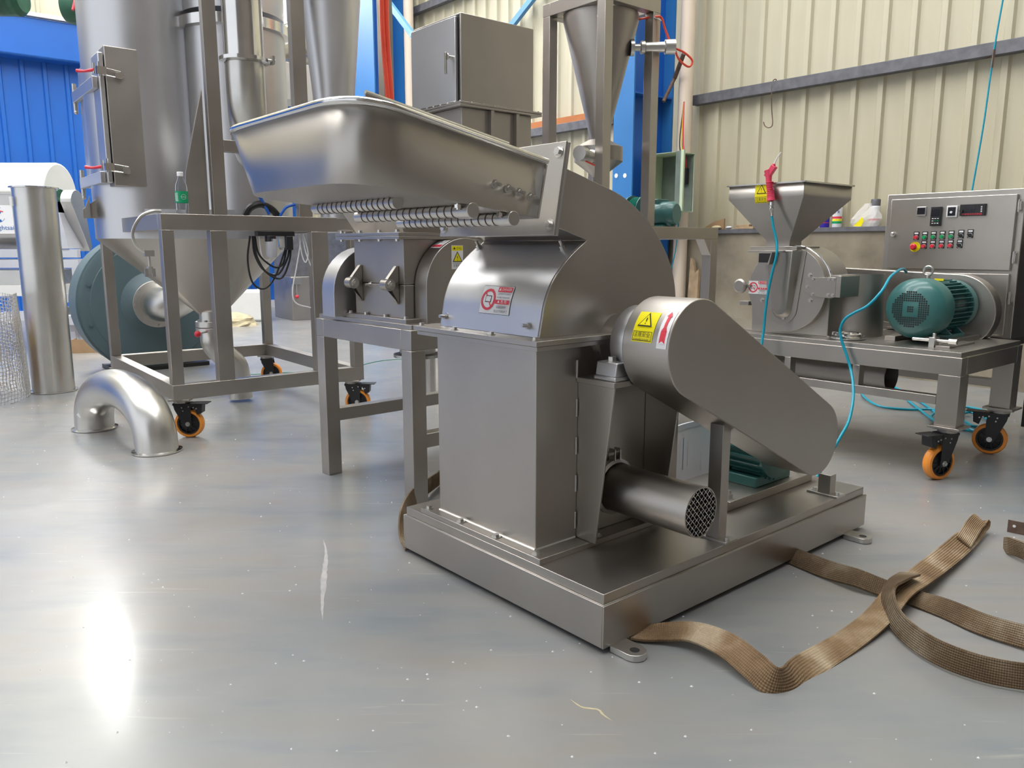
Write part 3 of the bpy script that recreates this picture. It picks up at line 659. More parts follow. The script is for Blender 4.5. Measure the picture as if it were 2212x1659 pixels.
def onc2(x,y,h):
    a=R(118)-y/.186; return Vector((.274+(.186+h)*math.cos(a),.06-x,.849+(.186+h)*math.sin(a)))
sticker('top_sticker',gc,onc2,[('rect',-.032,-.03,.032,.03,'wp'),('rect',-.028,-.025,.028,-.01,'rp'),('text','1 x T',0,.012,.02,'ink')])
# throat above the box
m=MB().loft([[Vector(p) for p in ((.06,.12,1.056),(.34,.12,1.056),(.34,.46,1.056),(.06,.46,1.056))],[Vector(p) for p in ((-.06,.06,1.30),(.42,.06,1.30),(.42,.56,1.30),(-.06,.56,1.30))]])
obj('inlet_throat',m,'st',ct,bev=.001)
m=MB().loft([[Vector(p) for p in ((-.15,.02,1.46),(-.15,.02,1.52),(-.15,.026,1.52),(-.15,.026,1.46))],[Vector(p) for p in ((.50,.02,1.30),(.50,.02,1.405),(.50,.026,1.405),(.50,.026,1.30))]])
m.loft([[Vector(p) for p in ((-.15,.026,1.42),(-.15,.55,1.42),(-.15,.55,1.43),(-.15,.026,1.43))],[Vector(p) for p in ((.50,.026,1.30),(.50,.55,1.30),(.50,.55,1.31),(.50,.026,1.31))]])
it=obj('inlet_tray',m,'st',ct); obj('tray_lip',MB().tube([(-.15,.02,1.52),(.50,.02,1.405)],.007,n=8,smooth=False),'sp',it)
obj('outlet_collar',MB().cyl((.24,.30,.56),(.24,.30,.697),.075,n=32).lathe([(.075,0),(.10,.2),(.10,.8),(.075,1)],(.24,.30,.545),(.24,.30,.565),n=32),'sb',ct)
# =====================================================================  FEED CABINET + CYCLONE STAND
tw=thing('cyclone_stand','steel stand frame carrying a conical cyclone between square posts, behind the pulveriser hood','stand',(.49,4.4,0),40)
for a in ((-.86,1.07,0,.07),(-.86,1.07,.60,.67)): beam(tw,'frame_beam',a[0],a[1],a[2],a[3],1.05,1.12)
for x in (-.86,.03,1.0): beam(tw,'frame_beam',x,x+.07,.0705,.5995,1.05,1.12)
for x,y in ((-.86,0),(1.0,0),(-.86,.60),(1.0,.60)): beam(tw,'leg',x,x+.07,y,y+.07,0,1.0495)
for y in (0,.60): obj('gusset',MB().prism([(.93,y+.002,1.0495),(.9995,y+.002,1.0495),(.9995,y+.002,.95)],(0,.066,0)),'st',tw)
for x,y in ((0,0),(.385,0),(0,.43),(.385,.43)): beam(tw,'post',x,x+.06,y,y+.06,1.1205,2.285)
for a in ((0,.445,0,.06),(0,.445,.43,.49)): beam(tw,'top_beam',a[0],a[1],a[2],a[3],2.2855,2.355)
for x in (0,.385): beam(tw,'top_beam',x,x+.06,.0605,.4295,2.2855,2.355)
obj('cyclone_cone',MB().lathe([(.05,0),(.05,.02),(.212,.95),(.212,1)],(.222,.245,1.60),(.222,.245,2.284),n=48),'sm',tw,ang=40)
obj('bulb',MB().lathe([(.035,0),(.045,.08),(.14,.42),(.14,.80),(.06,1)],(.222,.245,1.40),(.222,.245,1.61),n=40),'sm',tw,ang=25)
obj('outlet_pipe',MB().cyl((.222,.245,1.1205),(.222,.245,1.40),.035,n=24),'sm',tw)
def vibrator(p,d,L=.20):
    p=Vector(p);d=Vector(d).normalized(); v=obj('air_hammer',MB().lathe([(.045,0),(.045,.08),(.02,.1),(.02,.22),(.036,.24),(.036,.32),(.028,.34),(.028,.76),(.040,.78),(.040,1)],p,p+d*L,n=18),'sb',tw,ang=30)
    return v
vb=vibrator((.30,.09,2.10),(.75,-.62,.02),.25)
obj('tube_loop',MB().tube([(.49,-.065,2.10),(.55,-.09,2.08),(.60,-.11,2.04),(.575,-.105,2.005),(.52,-.08,2.04),(.49,-.067,2.10)],.006,n=8),'orangered',vb)
obj('tube_run',MB().tube([(.36,.12,2.262),(.40,.0,2.262),(.43,-.02,2.255),(.45,-.03,2.20),(.48,-.055,2.11)],.006,n=8),'orangered',vb)
v2=vibrator((.13,.17,1.50),(-.9,-.3,.02),.22)
obj('tube_run',MB().tube([(.0,.13,1.47),(.06,.10,1.44),(.12,.10,1.40)],.005,n=8),'orangered',v2)
obj('zip_tie',MB().tube([(.385,-.003,2.255),(.45,-.003,2.25),(.452,.06,2.25)],.0025,n=6,smooth=False),'wp',tw)
fc=thing('feed_cabinet','boxy steel cabinet with lever-handle door on a ribbed duct, behind the feed tray','cabinet',(-.245,4.0,0),40)
obj('cabinet_body',MB().box(0,.465,0,.42,1.695,2.105),'st',fc,bev=.003)
dr=obj('door',MB().box(-.018,-.001,.022,.41,1.70,2.09),'sl',fc,bev=.003)
obj('door_gasket',MB().box(-.0009,0,.012,.415,1.698,2.097),'black',dr)
h=obj('lever_handle',MB().cyl((-.018,.05,1.905),(-.045,.05,1.905),.009,n=14).lathe([(.016,0),(.016,1)],(-.045,.05,1.905),(-.05,.05,1.905),n=16).bar((-.052,.055,1.925),(-.052,.055,1.825),.012,.009),'sp',dr,bev=.001)
obj('flange',MB().box(-.03,.50,-.03,.45,1.672,1.682).box(-.03,.50,-.03,.45,1.684,1.694),'st',fc,bev=.0008)
m=MB()
for k in range(8): m.hexbolt((-.02+.072*k,-.018,1.6945),(0,0,1),r=.005,h=.005,washer=False)
for k in range(7): m.hexbolt((-.018,.03+.06*k,1.6945),(0,0,1),r=.005,h=.005,washer=False)
b=obj('flange_screws',m,'sp',fc); b['kind']='stuff'
obj('duct',MB().box(.0,.45,.0,.42,1.1205,1.6715),'st',fc,bev=.002)
for u in (.165,.33): obj('duct_rib',MB().box(u,u+.02,-.025,-.0005,1.13,1.6715),'st',fc,bev=.001)
# =====================================================================  RIGHT CART WITH MILL
rc=thing('grinding_unit','wheeled steel table with disc mill, square hopper and green motor at right','machine',(1.888,3.268,0),40)
CW,CL=.715,1.75
for a in ((0,.06,0,CL),(CW-.06,CW,0,CL)): beam(rc,'top_rail',a[0],a[1],a[2],a[3],.463,.541)
for y in (0,CL-.06): beam(rc,'top_rail',.0605,CW-.0605,y,y+.06,.463,.541)
obj('table_plate',MB().box(.008,CW-.008,.008,CL-.008,.5415,.562),'st',rc,bev=.001)
for x,y in ((0,0),(CW-.09,0),(0,CL-.09),(CW-.09,CL-.09)):
    beam(rc,'leg',x,x+.09,y,y+.09,.2405,.4625)
    obj('foot_plate',MB().box(x-.02,x+.11,y-.02,y+.11,.2305,.24),'st',rc,bev=.001)
for x in (0,CW-.05): beam(rc,'lower_rail',x,x+.05,.0905,CL-.0905,.33,.368)
for y in (.435,.785,1.2): beam(rc,'upright',0,.05,y,y+.034,.3685,.4625)
for x,y,r in ((.05,.05,160),(CW-.04,.05,105),(.05,CL-.05,150),(CW-.04,CL-.05,120)): caster(rc,x,y,.2305,r,True)
obj('collecting_pipe',MB().cyl((.30,.42,.38),(.30,1.5,.38),.075,n=32,c0=False,c1=False).lathe([(.07,0),(.07,1)],(.30,.42,.38),(.30,1.5,.38),n=32,c0=False,c1=False),'sm',rc,ang=60)
obj('hopper_chute_under',MB().box(.22,.40,.62,.78,.455,.463),'sm',rc)
# mill
cy,cz_,mr=.871,.793,.215
m=MB(); P=[(.10,cy+.21,.5625),(.10,cy-.215,.5625),(.10,cy-.215,cz_)]+[(.10,cy-.215*math.cos(math.pi*k/24),cz_+.215*math.sin(math.pi*k/24)) for k in range(25)]+[(.10,cy+.215,cz_)]
ml=obj('mill_housing',m.prism(P,(.19,0,0)),'st',rc,bev=.003,ang=25)
obj('mill_foot',MB().box(.10,.29,cy-.27,cy+.27,.5625,.572),'st',rc,bev=.001)
mdr=obj('mill_door',MB().cyl((.062,cy,cz_),(.098,cy,cz_),.212,n=64).cyl((.0975,cy,cz_),(.0995,cy,cz_),.218,n=64),'st',rc,bev=.003)
obj('door_seam',MB().lathe([(.2165,0),(.2165,.3),(.2195,.35),(.2195,1)],(.10,cy,cz_),(.125,cy,cz_),n=64,c0=False,c1=False),'sp',mdr)
# U-shaped feed channel on the door
m=MB(); pts=[]
U_=[(.075,.99)]+[(.075*1.0,.86)]+[(.045*math.cos(a),.75+.045*math.sin(a)) for a in [-math.pi*k/10 for k in range(11)]]+[(-.045,.86),(-.045,.99)]
prof=[(cy+.085-.0,1.0)]
def ch(y0,top,b,rr): return [(y0+top,.985)]+[(y0+b*math.cos(a),.70+b*math.sin(a)) for a in [-math.pi*k/12 for k in range(13)]]+[(y0-top,.985)]
c0=.875
o1=[Vector((.060,y,z)) for y,z in ch(c0+.01,.095,.058,0)]; o2=[Vector((.0,y,z)) if z>.9 else Vector((.03,c0+(y-c0)*.8,.70+(z-.70)*.8)) for y,z in ch(c0+.01,.075,.045,0)]
obj('feed_channel',MB().loft([o1,o2]),'st',mdr,bev=.004,ang=50)
o1=[Vector((.0615,y,z)) for y,z in ch(c0+.01,.115,.082,0)]; o2=[v-Vector((.004,0,0)) for v in o1]
obj('channel_flange',MB().loft([o1,o2]),'sm',mdr,bev=.001)
m=MB().prism([(-.005,.98,.975),(-.005,.90,.975),(-.005,.915,.915),(-.005,.97,.915)],(-.03,0,0)); obj('sight_port',m,'sm',mdr)
obj('port_opening',MB().prism([(-.0355,.972,.97),(-.0355,.908,.97),(-.0355,.922,.925),(-.0355,.972,.925)],(-.001,0,0)),'dark',mdr)
for a in (60,150,200,270,335): obj('door_bolt',MB().hexbolt((.062,cy+.145*math.cos(R(a)),cz_+.145*math.sin(R(a))),(-1,0,0),r=.008,h=.008),'sb',mdr)
hg=obj('hinge_block',MB().prism([(.055,.76,.85),(.055,.63,.86),(.055,.60,.86),(.055,.60,.765),(.055,.63,.76),(.055,.72,.765),(.055,.76,.79)],(-.014,0,0)).box(.041,.22,.575,.5995,.765,.865).box(.09,.28,.6,.655,.762,.868),'st',rc,bev=.001)
for v,z in ((.715,.85),(.635,.85),(.612,.85),(.715,.775),(.635,.775),(.612,.775),(.745,.81)): obj('hinge_screw',MB().hexbolt((.041,v,z),(-1,0,0),r=.006,h=.004),'sb',hg)
kn=obj('hand_knob',MB().lathe([(.035,0),(.037,.15),(.037,.7),(.028,1)],(.055,1.125,.80),(.03,1.125,.80),n=28),'sm',rc,ang=30)
obj('knob_arm',MB().box(.05,.08,1.07,1.12,.793,.807).cyl((.055,1.125,.80),(.08,1.125,.80),.012),'sm',kn)
obj('door_latch',MB().box(.05,.10,1.075,1.13,.70,.722),'sm',rc,bev=.002)
def onmd(x,y,h): return Vector((.062-h,1.03-x,.795+y))
sticker('danger_sticker',mdr,onmd,danger_items(.115,.070),'white and red danger sticker beside the feed channel')
obj('neck_plate',MB().box(.02,.235,.80,1.06,.995,1.003).box(.02,.235,.80,1.06,.985,.9935).box(-.02,.02,.85,1.05,.975,.984),'sm',rc,bev=.001)
# square hopper
def rect(x0,x1,y0,y1,z): return [Vector(p) for p in ((x0,y0,z),(x1,y0,z),(x1,y1,z),(x0,y1,z))]
ho=obj('feed_hopper',MB().loft([rect(.07,.18,.87,1.0,1.0035),rect(.07,.18,.87,1.0,1.03),rect(.0,.46,.77,1.19,1.24),rect(.0,.46,.77,1.19,1.308)],True,False),'st',rc,bev=.0015)
k=ho.modifiers.new('sheet','SOLIDIFY'); k.thickness=.002
m=MB()
for a in ((-.01,.47,.76,.775),(-.01,.47,1.185,1.20),(-.01,.005,.76,1.20),(.455,.47,.76,1.20)): m.box(a[0],a[1],a[2],a[3],1.306,1.313)
obj('hopper_rim',m,'sb',ho)
def onh(x,y,h):
    y2=y-.005
    if y2>-.036: return Vector((-.001-h,.998-x,1.27+y2))
    d_=-.036-y2; return Vector((-.001-h*.7+d_*.32,.998-x,1.234-d_*.93-h*.7))
sticker('warning_sticker',ho,onh,warn_items(.075,.095),'yellow warning sticker folded over the hopper edge')
# motor with fan cowl, axis along +x
vm,zm=.292,.722
mt=obj('motor_body',MB().cyl((.25,vm,zm),(.60,vm,zm),.100,n=36),'green',rc,ang=30)
obj('fan_cowl',MB().lathe([(.100,0),(.132,.32),(.137,.40),(.137,1)],(.145,vm,zm),(.285,vm,zm),n=56),'green',mt,ang=60)
q=MB(); n=0
for i in range(-8,9):
    for j in range(-8,9):
        y,z=i*.0098,j*.0098; r=math.hypot(y,z)
        if r<.082 and (max(abs(i),abs(j))>3 or max(abs(i),abs(j))<2): q.box(.1438,.1448,vm+y-.0034,vm+y+.0034,zm+z-.0034,zm+z+.0034)
g=obj('fan_grille_holes',q,'dark',mt); g['kind']='stuff'
for k in range(34):
    a=2*math.pi*k/34
    if math.sin(a)<-.8: continue
    obj('cooling_fin',MB().bar((.29,vm+.11*math.cos(a),zm+.11*math.sin(a)),(.545,vm+.11*math.cos(a),zm+.11*math.sin(a)),.0035,.03,up=(0,math.cos(a),math.sin(a))),'green',mt)
obj('end_shield',MB().cyl((.55,vm,zm),(.60,vm,zm),.122,n=40),'green',mt,bev=.003)
m=MB().box(.33,.50,vm-.11,vm+.11,.585,.60)
for s in (-1,1):
    for u in (.35,.48): m.prism([(u-.005,vm+s*.11,.60),(u-.005,vm+s*.06,.60),(u-.005,vm+s*.05,.66)],(.01,0,0))
obj('motor_foot',m,'green',mt,bev=.002)
obj('terminal_box',MB().box(.34,.43,vm-.05,vm+.05,zm+.095,zm+.118),'green',mt,bev=.004)
m=MB().tube([(.385+.019*math.cos(2*math.pi*k/16),vm,.855+.021*math.sin(2*math.pi*k/16)) for k in range(17)],.0055,n=8,smooth=False).cyl((.385,vm,.80),(.385,vm,.838),.009)
m2=MB().tube([(.30,vm+.02*math.cos(2*math.pi*k/20),.892+.021*math.sin(2*math.pi*k/20)) for k in range(21)],.0055,n=8,smooth=False).cyl((.30,vm,.835),(.30,vm,.873),.011).cyl((.30,vm,.80),(.30,vm,.845),.016)
m.b.free(); obj('lifting_eye',m2,'sb',mt)
obj('nameplate',MB().box(.30,.302,vm-.07,vm-.03,.848,.858),'yellow',mt)
m=MB().box(.22,.60,vm-.14,vm-.09,.5625,.585).box(.22,.60,vm+.09,vm+.14,.5625,.585); obj('slide_rail',m,'st',rc,bev=.001); bpy.data.objects['slide_rail']['kind']='stuff'
obj('adjuster',MB().box(.12,.17,.165,.19,.5625,.605).cyl((.145,.10,.59),(.145,.27,.59),.008,n=12).cyl((.145,.08,.59),(.145,.115,.59),.013,n=6).cyl((.145,.178,.605),(.145,.178,.622),.008,n=6),'sb',rc,bev=.001)
obj('adjuster_plate',MB().box(.12,.40,.10,.16,.5625,.571),'sm',rc,bev=.001)
# belt cover standing behind the motor
ga=stadium((.285,.685),.185,(1.05,.79),.105)
ga=[(a,max(b,.5625)) for a,b in ga]
obj('belt_cover',MB().prism([(.625,a,b) for a,b in ga],(.08,0,0)),'st',rc,bev=.004,ang=25)
m=MB().lathe([(.14,0),(.13,1)],(.36,.66,.5625),(.36,.66,.87),n=36,c0=False,c1=False); 
obj('screen_drum',m,'sm',rc)
# ring clamps lying on the table
rcl=thing('ring_clamps','shiny steel ring clamp lying on the mill table by the hose, topmost of two','clamp',tuple(wp(.12,.56,.5785)),40)
def torus(name,r,h,z,mat,par): return obj(name,MB().lathe([(r,0),(r+.006,.2),(r+.006,.8),(r,1),(r-.004,.8),(r-.004,.2),(r,0)],(0,0,z),(0,0,z+h),n=44,c0=False,c1=False),mat,par,ang=50)
torus('clamp_ring',.062,.016,.0,'sp',rcl); obj('clamp_screw',MB().cyl((-.02,.07,.008),(.03,.07,.008),.004).box(-.005,.01,.062,.08,0,.016),'sb',rcl)
rc2=thing('ring_clamps','shiny steel ring clamp lying flat on the mill table, under another ring','clamp',tuple(wp(.14,.575,.562)),40)
torus('clamp_ring',.078,.015,.0,'sp',rc2); obj('clamp_screw',MB().cyl((-.02,.088,.008),(.03,.088,.008),.004).box(-.005,.01,.078,.098,0,.015),'sb',rc2)
def hose(name,pts,r,mat,label,cat,local=True,**k):
    P=[wp(*p) if local else Vector(p) for p in pts]; return tag(obj(name,MB().tube(P,r,n=10,**k),mat,ang=60),label,cat)
gh=thing('blow_gun','red air blow gun hooked over the square hopper rim, with turquoise hose','air gun',tuple(wp(-.03,.93,1.155)),40)
def gl(p): return Vector((p[0]+.03,p[1]-.93,p[2]-1.155))
obj('grip',MB().tube([gl(p) for p in ((-.028,.950,1.37),(-.03,.945,1.345),(-.03,.942,1.311),(-.03,.93,1.265),(-.03,.925,1.225))],lambda t:.020-.006*math.sin(t*3.1),n=14),'pinkred',gh,ang=60)
for k in range(9): obj('grip_ridge',MB().cyl(gl((-.03,.938-.0015*k,1.315-.010*k)),gl((-.03,.9378-.0015*k,1.311-.010*k)),.0185,n=14),'pinkred',gh)
obj('trigger',MB().bar(gl((-.03,.965,1.345)),gl((-.03,.93,1.385)),.014,.012),'pinkred',gh,bev=.002)
obj('gun_head',MB().bar(gl((-.03,.945,1.35)),gl((-.03,.915,1.39)),.022,.028).cyl(gl((-.03,.925,1.385)),gl((-.03,.918,1.40)),.008),'pinkred',gh,bev=.003)
obj('nozzle',MB().tube([gl((-.03,.92,1.395)),gl((-.03,.908,1.42)),gl((-.03,.885,1.45))],.0035,n=8),'wp',gh)
obj('coupling',MB().lathe([(.009,0),(.013,.1),(.013,.3),(.009,.35),(.012,.5),(.008,.6),(.008,1)],gl((-.03,.923,1.225)),gl((-.03,.916,1.15)),n=14),'sp',gh)
obj('gun_hose',MB().tube([gl(p) for p in [(-.030,.917,1.155),(-.030,.905,1.099),(-.030,.883,1.031),(-.045,.869,.964),(-.050,.884,.874),(-.050,.900,.782),(-.055,.906,.691),(-.060,.907,.599),(-.080,.902,.508),(-.100,.895,.393)]],.0065,n=10),'hose',gh,ang=60)
hose('air_hose',[(.600,.522,.874),(.500,.493,.893),(.300,.430,.889),(.150,.398,.861),(.050,.383,.805),(-.000,.418,.739),(-.020,.470,.703),(-.030,.507,.671),(-.030,.525,.622),(-.030,.515,.573),(-.030,.488,.511),(-.040,.455,.440),(-.100,.409,.377),(-.160,.376,.315),(-.220,.359,.241),(-.300,.351,.184),(-.42,.38,.02)],.0065,'hose','turquoise air hose draped over the green motor and down the table front','hose')
coil=[(2.603,5.087),(2.505,4.718),(2.420,4.397),(2.462,4.280),(2.526,4.169),(2.563,4.063),(2.584,4.224),(2.635,4.520),(2.778,4.650),(2.787,4.433),(2.668,4.280),(2.539,4.280),(2.493,4.433),(2.459,4.520),(2.590,4.718),(2.455,4.787),(2.315,4.859),(2.349,5.168),(2.534,5.611),(2.621,5.670),(2.717,5.517),(2.655,5.009),(2.547,4.584),(2.507,4.224),(2.570,4.115),(2.729,4.337),(2.768,4.584),(2.771,4.787),(2.853,4.830),(2.862,4.650),(2.770,4.397)]
tag(obj('coiled_hose',MB().tube([(x,y,.008+.006*(i%3)) for i,(x,y) in enumerate(coil)],.0075,n=8,sub=5),'hose',ang=60),'loose coils of turquoise air hose on the floor behind the right cart','hose')
# =====================================================================  CONTROL CABINET
cc=thing('control_cabinet','steel control cabinet with push buttons, displays and emergency stop behind the green motor','control cabinet',(1.888,3.268,0),40)
obj('cabinet_shell',MB().box(.905,1.28,.115,.79,.545,1.285),'st',cc,bev=.004)
ud=obj('upper_door',MB().box(.882,.904,.145,.757,.885,1.257),'st',cc,bev=.003)
ld=obj('lower_door',MB().box(.882,.904,.145,.757,.56,.868),'st',cc,bev=.003)
for z in (1.2,.95): obj('door_hinge',MB().box(.875,.902,.125,.138,z-.02,z+.02).cyl((.878,.132,z-.03),(.878,.132,z+.03),.006,n=10),'sb',ud)
obj('door_hinge',MB().box(.875,.902,.125,.138,.73,.77).cyl((.878,.132,.72),(.878,.132,.78),.006,n=10),'sb',ld)
X=.882
obj('lock',MB().cyl((X,.730,1.07),(X-.014,.730,1.07),.013,n=20).sphere((X-.012,.73,1.073),.010,12,8),'sp',ud)
def pbox(name,v,z,w_,h_,mat,d=.012,par=ud): return obj(name,MB().box(X-d,X,v-w_/2,v+w_/2,z-h_/2,z+h_/2),mat,par,bev=.002)
pm1=pbox('panel_meter',.590,1.188,.048,.048,'sb'); obj('meter_window',MB().box(X-.0135,X-.0122,.570,.610,1.172,1.206),'lcd',pm1)
kp=pbox('inverter_keypad',.513,1.160,.050,.098,'black',.02); obj('keypad_screen',MB().box(X-.0215,X-.0202,.493,.533,1.162,1.195),'lcd',kp)
for i in range(3):
    for j in range(3): obj('key',MB().box(X-.0225,X-.0202,.524-.013*i-.004,.524-.013*i+.004,1.148-.012*j-.002,1.148-.012*j+.002),('wp','btn_g','btn_g')[i] if j==1 else 'wp',kp)
am=pbox('ammeter',.437,1.182,.052,.058,'wp'); obj('ammeter_face',MB().box(X-.0135,X-.0122,.418,.456,1.160,1.204),'lcd',am)
obj('ammeter_knob',MB().cyl((X-.0135,.437,1.178),(X-.022,.437,1.178),.006,n=12),'wp',am)
vc=pbox('speed_controller',.338,1.187,.120,.058,'black',.016); obj('controller_knob',MB().cyl((X-.016,.386,1.183),(X-.030,.386,1.183),.008,n=14),'black',vc)
def onvc(x,y,h): return Vector((X-.016-h,.338-x,1.187+y))
sticker('controller_print',vc,onvc,[('rect',-.033,-.012,.012,.020,'lcd'),('text','调速电动机控制器',0,-.022,.010,'rp',.095)]+[('rect',.04,-.012+.008*k,.047,-.008+.008*k,'wp') for k in range(4)])
def button(v,z,mat,kind='b'):
    b=obj('push_button' if kind=='b' else 'selector_switch',MB().cyl((X,v,z),(X-.006,v,z),.0125,n=20),'sb',ud)
    obj('legend_plate',MB().box(X-.003,X,v-.014,v+.014,z-.013,z+.030),'black',b); obj('legend',MB().box(X-.0036,X-.003,v-.010,v+.010,z+.017,z+.026),'wp',b)
    if kind=='b': obj('button_cap',MB().cyl((X-.0062,v,z),(X-.017,v,z),.0095,n=20),mat,b,bev=.001)
    else: obj('switch_lever',MB().cyl((X-.0062,v,z),(X-.010,v,z),.010,n=18).bar((X-.014,v-.009,z-.006),(X-.014,v+.009,z+.006),.01,.006),'black',b)
button(.608,1.052,'red')
for k,v in enumerate((.564,.520,.476,.432)): button(v,1.052+.001*k,'btn_g'); button(v,1.005+.001*k,'red')
button(.385,1.058,'black','s'); button(.341,1.060,'black','s'); button(.387,1.009,'black','s')
es=obj('emergency_stop',MB().cyl((X,.611,1.002),(X-.003,.611,1.002),.027,n=36),'yellow',ud)
obj('mushroom_head',MB().lathe([(.009,0),(.009,.4),(.0165,.45),(.0165,.8),(.011,1)],(X-.003,.611,1.002),(X-.035,.611,1.002),n=24),'red',es)
def ones(x,y,h): return Vector((X-.003-h,.611-x,1.002+y))
its=[]
for k,ch_ in enumerate('EMERGENCY'):
    a=R(150-15*k); its.append(('text',ch_,.0225*math.cos(a),.0225*math.sin(a),.007,'ink'))
its.append(('text','STOP',0,-.0222,.007,'ink',.018)); sticker('stop_print',es,ones,its)
dk=thing('dark_cabinet','dark grey cabinet at the right edge beside the control cabinet','cabinet',(1.888,3.268,0),40)
obj('cabinet_shell',MB().box(1.35,1.9,-.75,.16,.02,1.16),'dark',dk,bev=.004); obj('cabinet_foot',MB().box(1.37,1.88,-.7,.13,0,.0195),'black',dk)
for y in (.16,.69): obj('mounting_arm',MB().box(.716,1.26,y,y+.05,.49,.5445),'st',cc,bev=.002)
# =====================================================================  COLUMN, PIPE, ELECTRIC BOX
def hcol(x0,x1,y0,y1,name,label):
    c=thing(name,label,'column',(FR[0],FR[1],0),FA)
    obj('front_flange',MB().box(x0,x0+.016,y0,y1,0,6.9),'bluec',c); obj('rear_flange',MB().box(x1-.016,x1,y0,y1,0,6.9),'bluec',c)
    ym=(y0+y1)/2; obj('web',MB().box(x0+.0161,x1-.0161,ym-.006,ym+.006,0,6.9),'bluew',c)
    for z in (2.37,4.8): obj('stiffener',MB().box(x0+.0161,x1-.0161,y0+.005,y1-.005,z,z+.014),'bluew',c)
    return c
c1=hcol(2.052,2.612,3.680,3.919,'steel_column','light blue steel H column with chalk patches beside the pale green electric box')
for z,v in ((1.656,3.871),(1.650,3.764),(1.334,3.883),(1.322,3.740)): obj('plaster_patch',MB().cyl((2.051,v,z),(2.049,v,z),.022,n=7),'wp',c1)
hcol(2.112,2.588,8.293,8.889,'steel_column','blue steel H column farther down the cream wall, left of the feed cabinet')
def brace(a,b,name='cross_brace',label='',mat='bluel'): return tag(obj(name,MB().bar(wp(*a),wp(*b),.05,.07),mat,bev=.003),label,'brace')
brace((2.016,8.234,4.457),(2.016,5.731,2.192),label='light blue diagonal roof brace crossing behind the red tubes')
brace((2.708,4.181,4.695),(2.708,7.876,2.550),label='blue diagonal brace passing behind the feed cabinet top')
tag(obj('cream_pipe',MB().cyl(wp(2.577,3.514,0.000),wp(2.577,3.514,8.032),.066,n=24),'creamp'),'cream plastic downpipe running up beside the blue column','pipe')
tag(obj('cream_pipe',MB().cyl(wp(2.565,8.138,0.000),wp(2.565,8.138,8.032),.066,n=24),'creamp'),'far cream downpipe on the long wall, left of the red tubes','pipe')
eb=thing('electric_box','pale green electric box with its door hanging open beside the blue column','electric box',(FR[0],FR[1],0),FA)
m=MB(); x0,x1,y0,y1,z0,z1=2.195,2.469,3.299,3.668,1.316,1.834
m.box(x1-.004,x1,y0,y1,z0,z1).box(x0,x1,y1-.004,y1,z0,z1).box(x0,x1,y0,y1-.0045,z1-.004,z1).box(x0,x1,y0,y1-.0045,z0,z0+.004).box(x0,x0+.006,y1-.07,y1-.0045,z0+.005,z1-.005)
obj('box_shell',m,'gbox',eb); bpy.data.objects['box_shell']['kind']='stuff'
obj('inner_panel',MB().box(x1-.012,x1-.006,y0+.01,y1-.01,z0+.01,z1-.01),'gboxi',eb)
obj('open_door',MB().prism([(x0,y0-.002,z0),(x0+.012,y0-.012,z0),(x0-.03,y0-.115,z0),(x0-.045,y0-.105,z0)],(0,0,z1-z0)),'gboxi',eb)
obj('door_edge',MB().box(x0-.06,x0-.04,y0-.135,y0-.105,z0,z1),'gbox',eb)
obj('breaker',MB().box(x1-.06,x1-.0125,y0+.05,y0+.12,1.57,1.71),'black',eb,bev=.003)
for k,(mt_,dx_) in enumerate((('red',0),('yel2',.02),('black',.04))):
    obj('wire',MB().tube([(x1-.03,y0+.07+dx_,1.71),(x1-.06,y0+.06+dx_,1.80),(x1-.05,y0+.10+dx_,1.95),(x1-.02,y0+.13,2.3)],.006,n=6),mt_,eb)
obj('yellow_cable',MB().tube([(x0+.05,y1-.04,1.83),(x0+.06,y1-.02,2.02),(x0+.10,y1-.02,2.2)],.008,n=6),'yel2',eb)
obj('red_cable',MB().tube([(x0+.07,y1-.04,1.83),(x0+.03,y1-.0,2.05),(x0+.10,y1+.0,2.3)],.008,n=6),'red',eb)
tag(obj('conduit',MB().cyl(wp(2.469,3.561,2.526),wp(2.350,3.370,2.693),.02,n=12).cyl(wp(2.350,3.585,2.311),wp(2.469,3.561,2.526),.016,n=10),'rust'),'brown cable conduit stub crossing the blue column','conduit')
# hoist-like green motor with hose reel beside stand post
gm=thing('gear_motor','small dark green motor standing on the stand frame beside its right post','motor',(FR[0],FR[1],0),FA)
def T2(w): 
    c,s=math.cos(R(FA)),math.sin(R(FA)); dx,dy=w[0]-FR[0],w[1]-FR[1]; return Vector((dx*c+dy*s,-dx*s+dy*c,w[2]))
gp=T2((.93,4.95,1.20))
obj('motor_body',MB().lathe([(.06,0),(.075,.1),(.075,.9),(.06,1)],gp+Vector((-.02,.09,0)),gp+Vector((.02,-.09,0)),n=28),'green',gm,ang=40)
obj('terminal_box',MB().box(gp.x-.05,gp.x+.05,gp.y-.0,gp.y+.06,gp.z+.02,gp.z+.09),'green',gm,bev=.004)
obj('motor_foot',MB().box(gp.x-.06,gp.x+.06,gp.y-.05,gp.y+.05,1.1205,1.135).box(gp.x-.03,gp.x+.03,gp.y-.04,gp.y+.04,1.135,1.16),'green',gm)
gr=T2((.80,5.05,1.22))
hr=thing('hose_reel','bright green coiled cable reel beside the small green motor','reel',(FR[0],FR[1],0),FA)
for k in range(4): obj('coil',MB().lathe([(.075,0),(.09,.5),(.075,1)],gr+Vector((.0,.02*k-.04,0)),gr+Vector((.0,.02*k-.022,0)),n=28),'tgreen',hr,ang=60)
for s in (-.055,.05): obj('reel_disc',MB().cyl(gr+Vector((0,s,0)),gr+Vector((0,s+.006,0)),.10,n=28),'green',hr)
obj('reel_stand',MB().box(gr.x-.03,gr.x+.03,gr.y-.05,gr.y+.05,1.1205,gr.z),'green',hr)
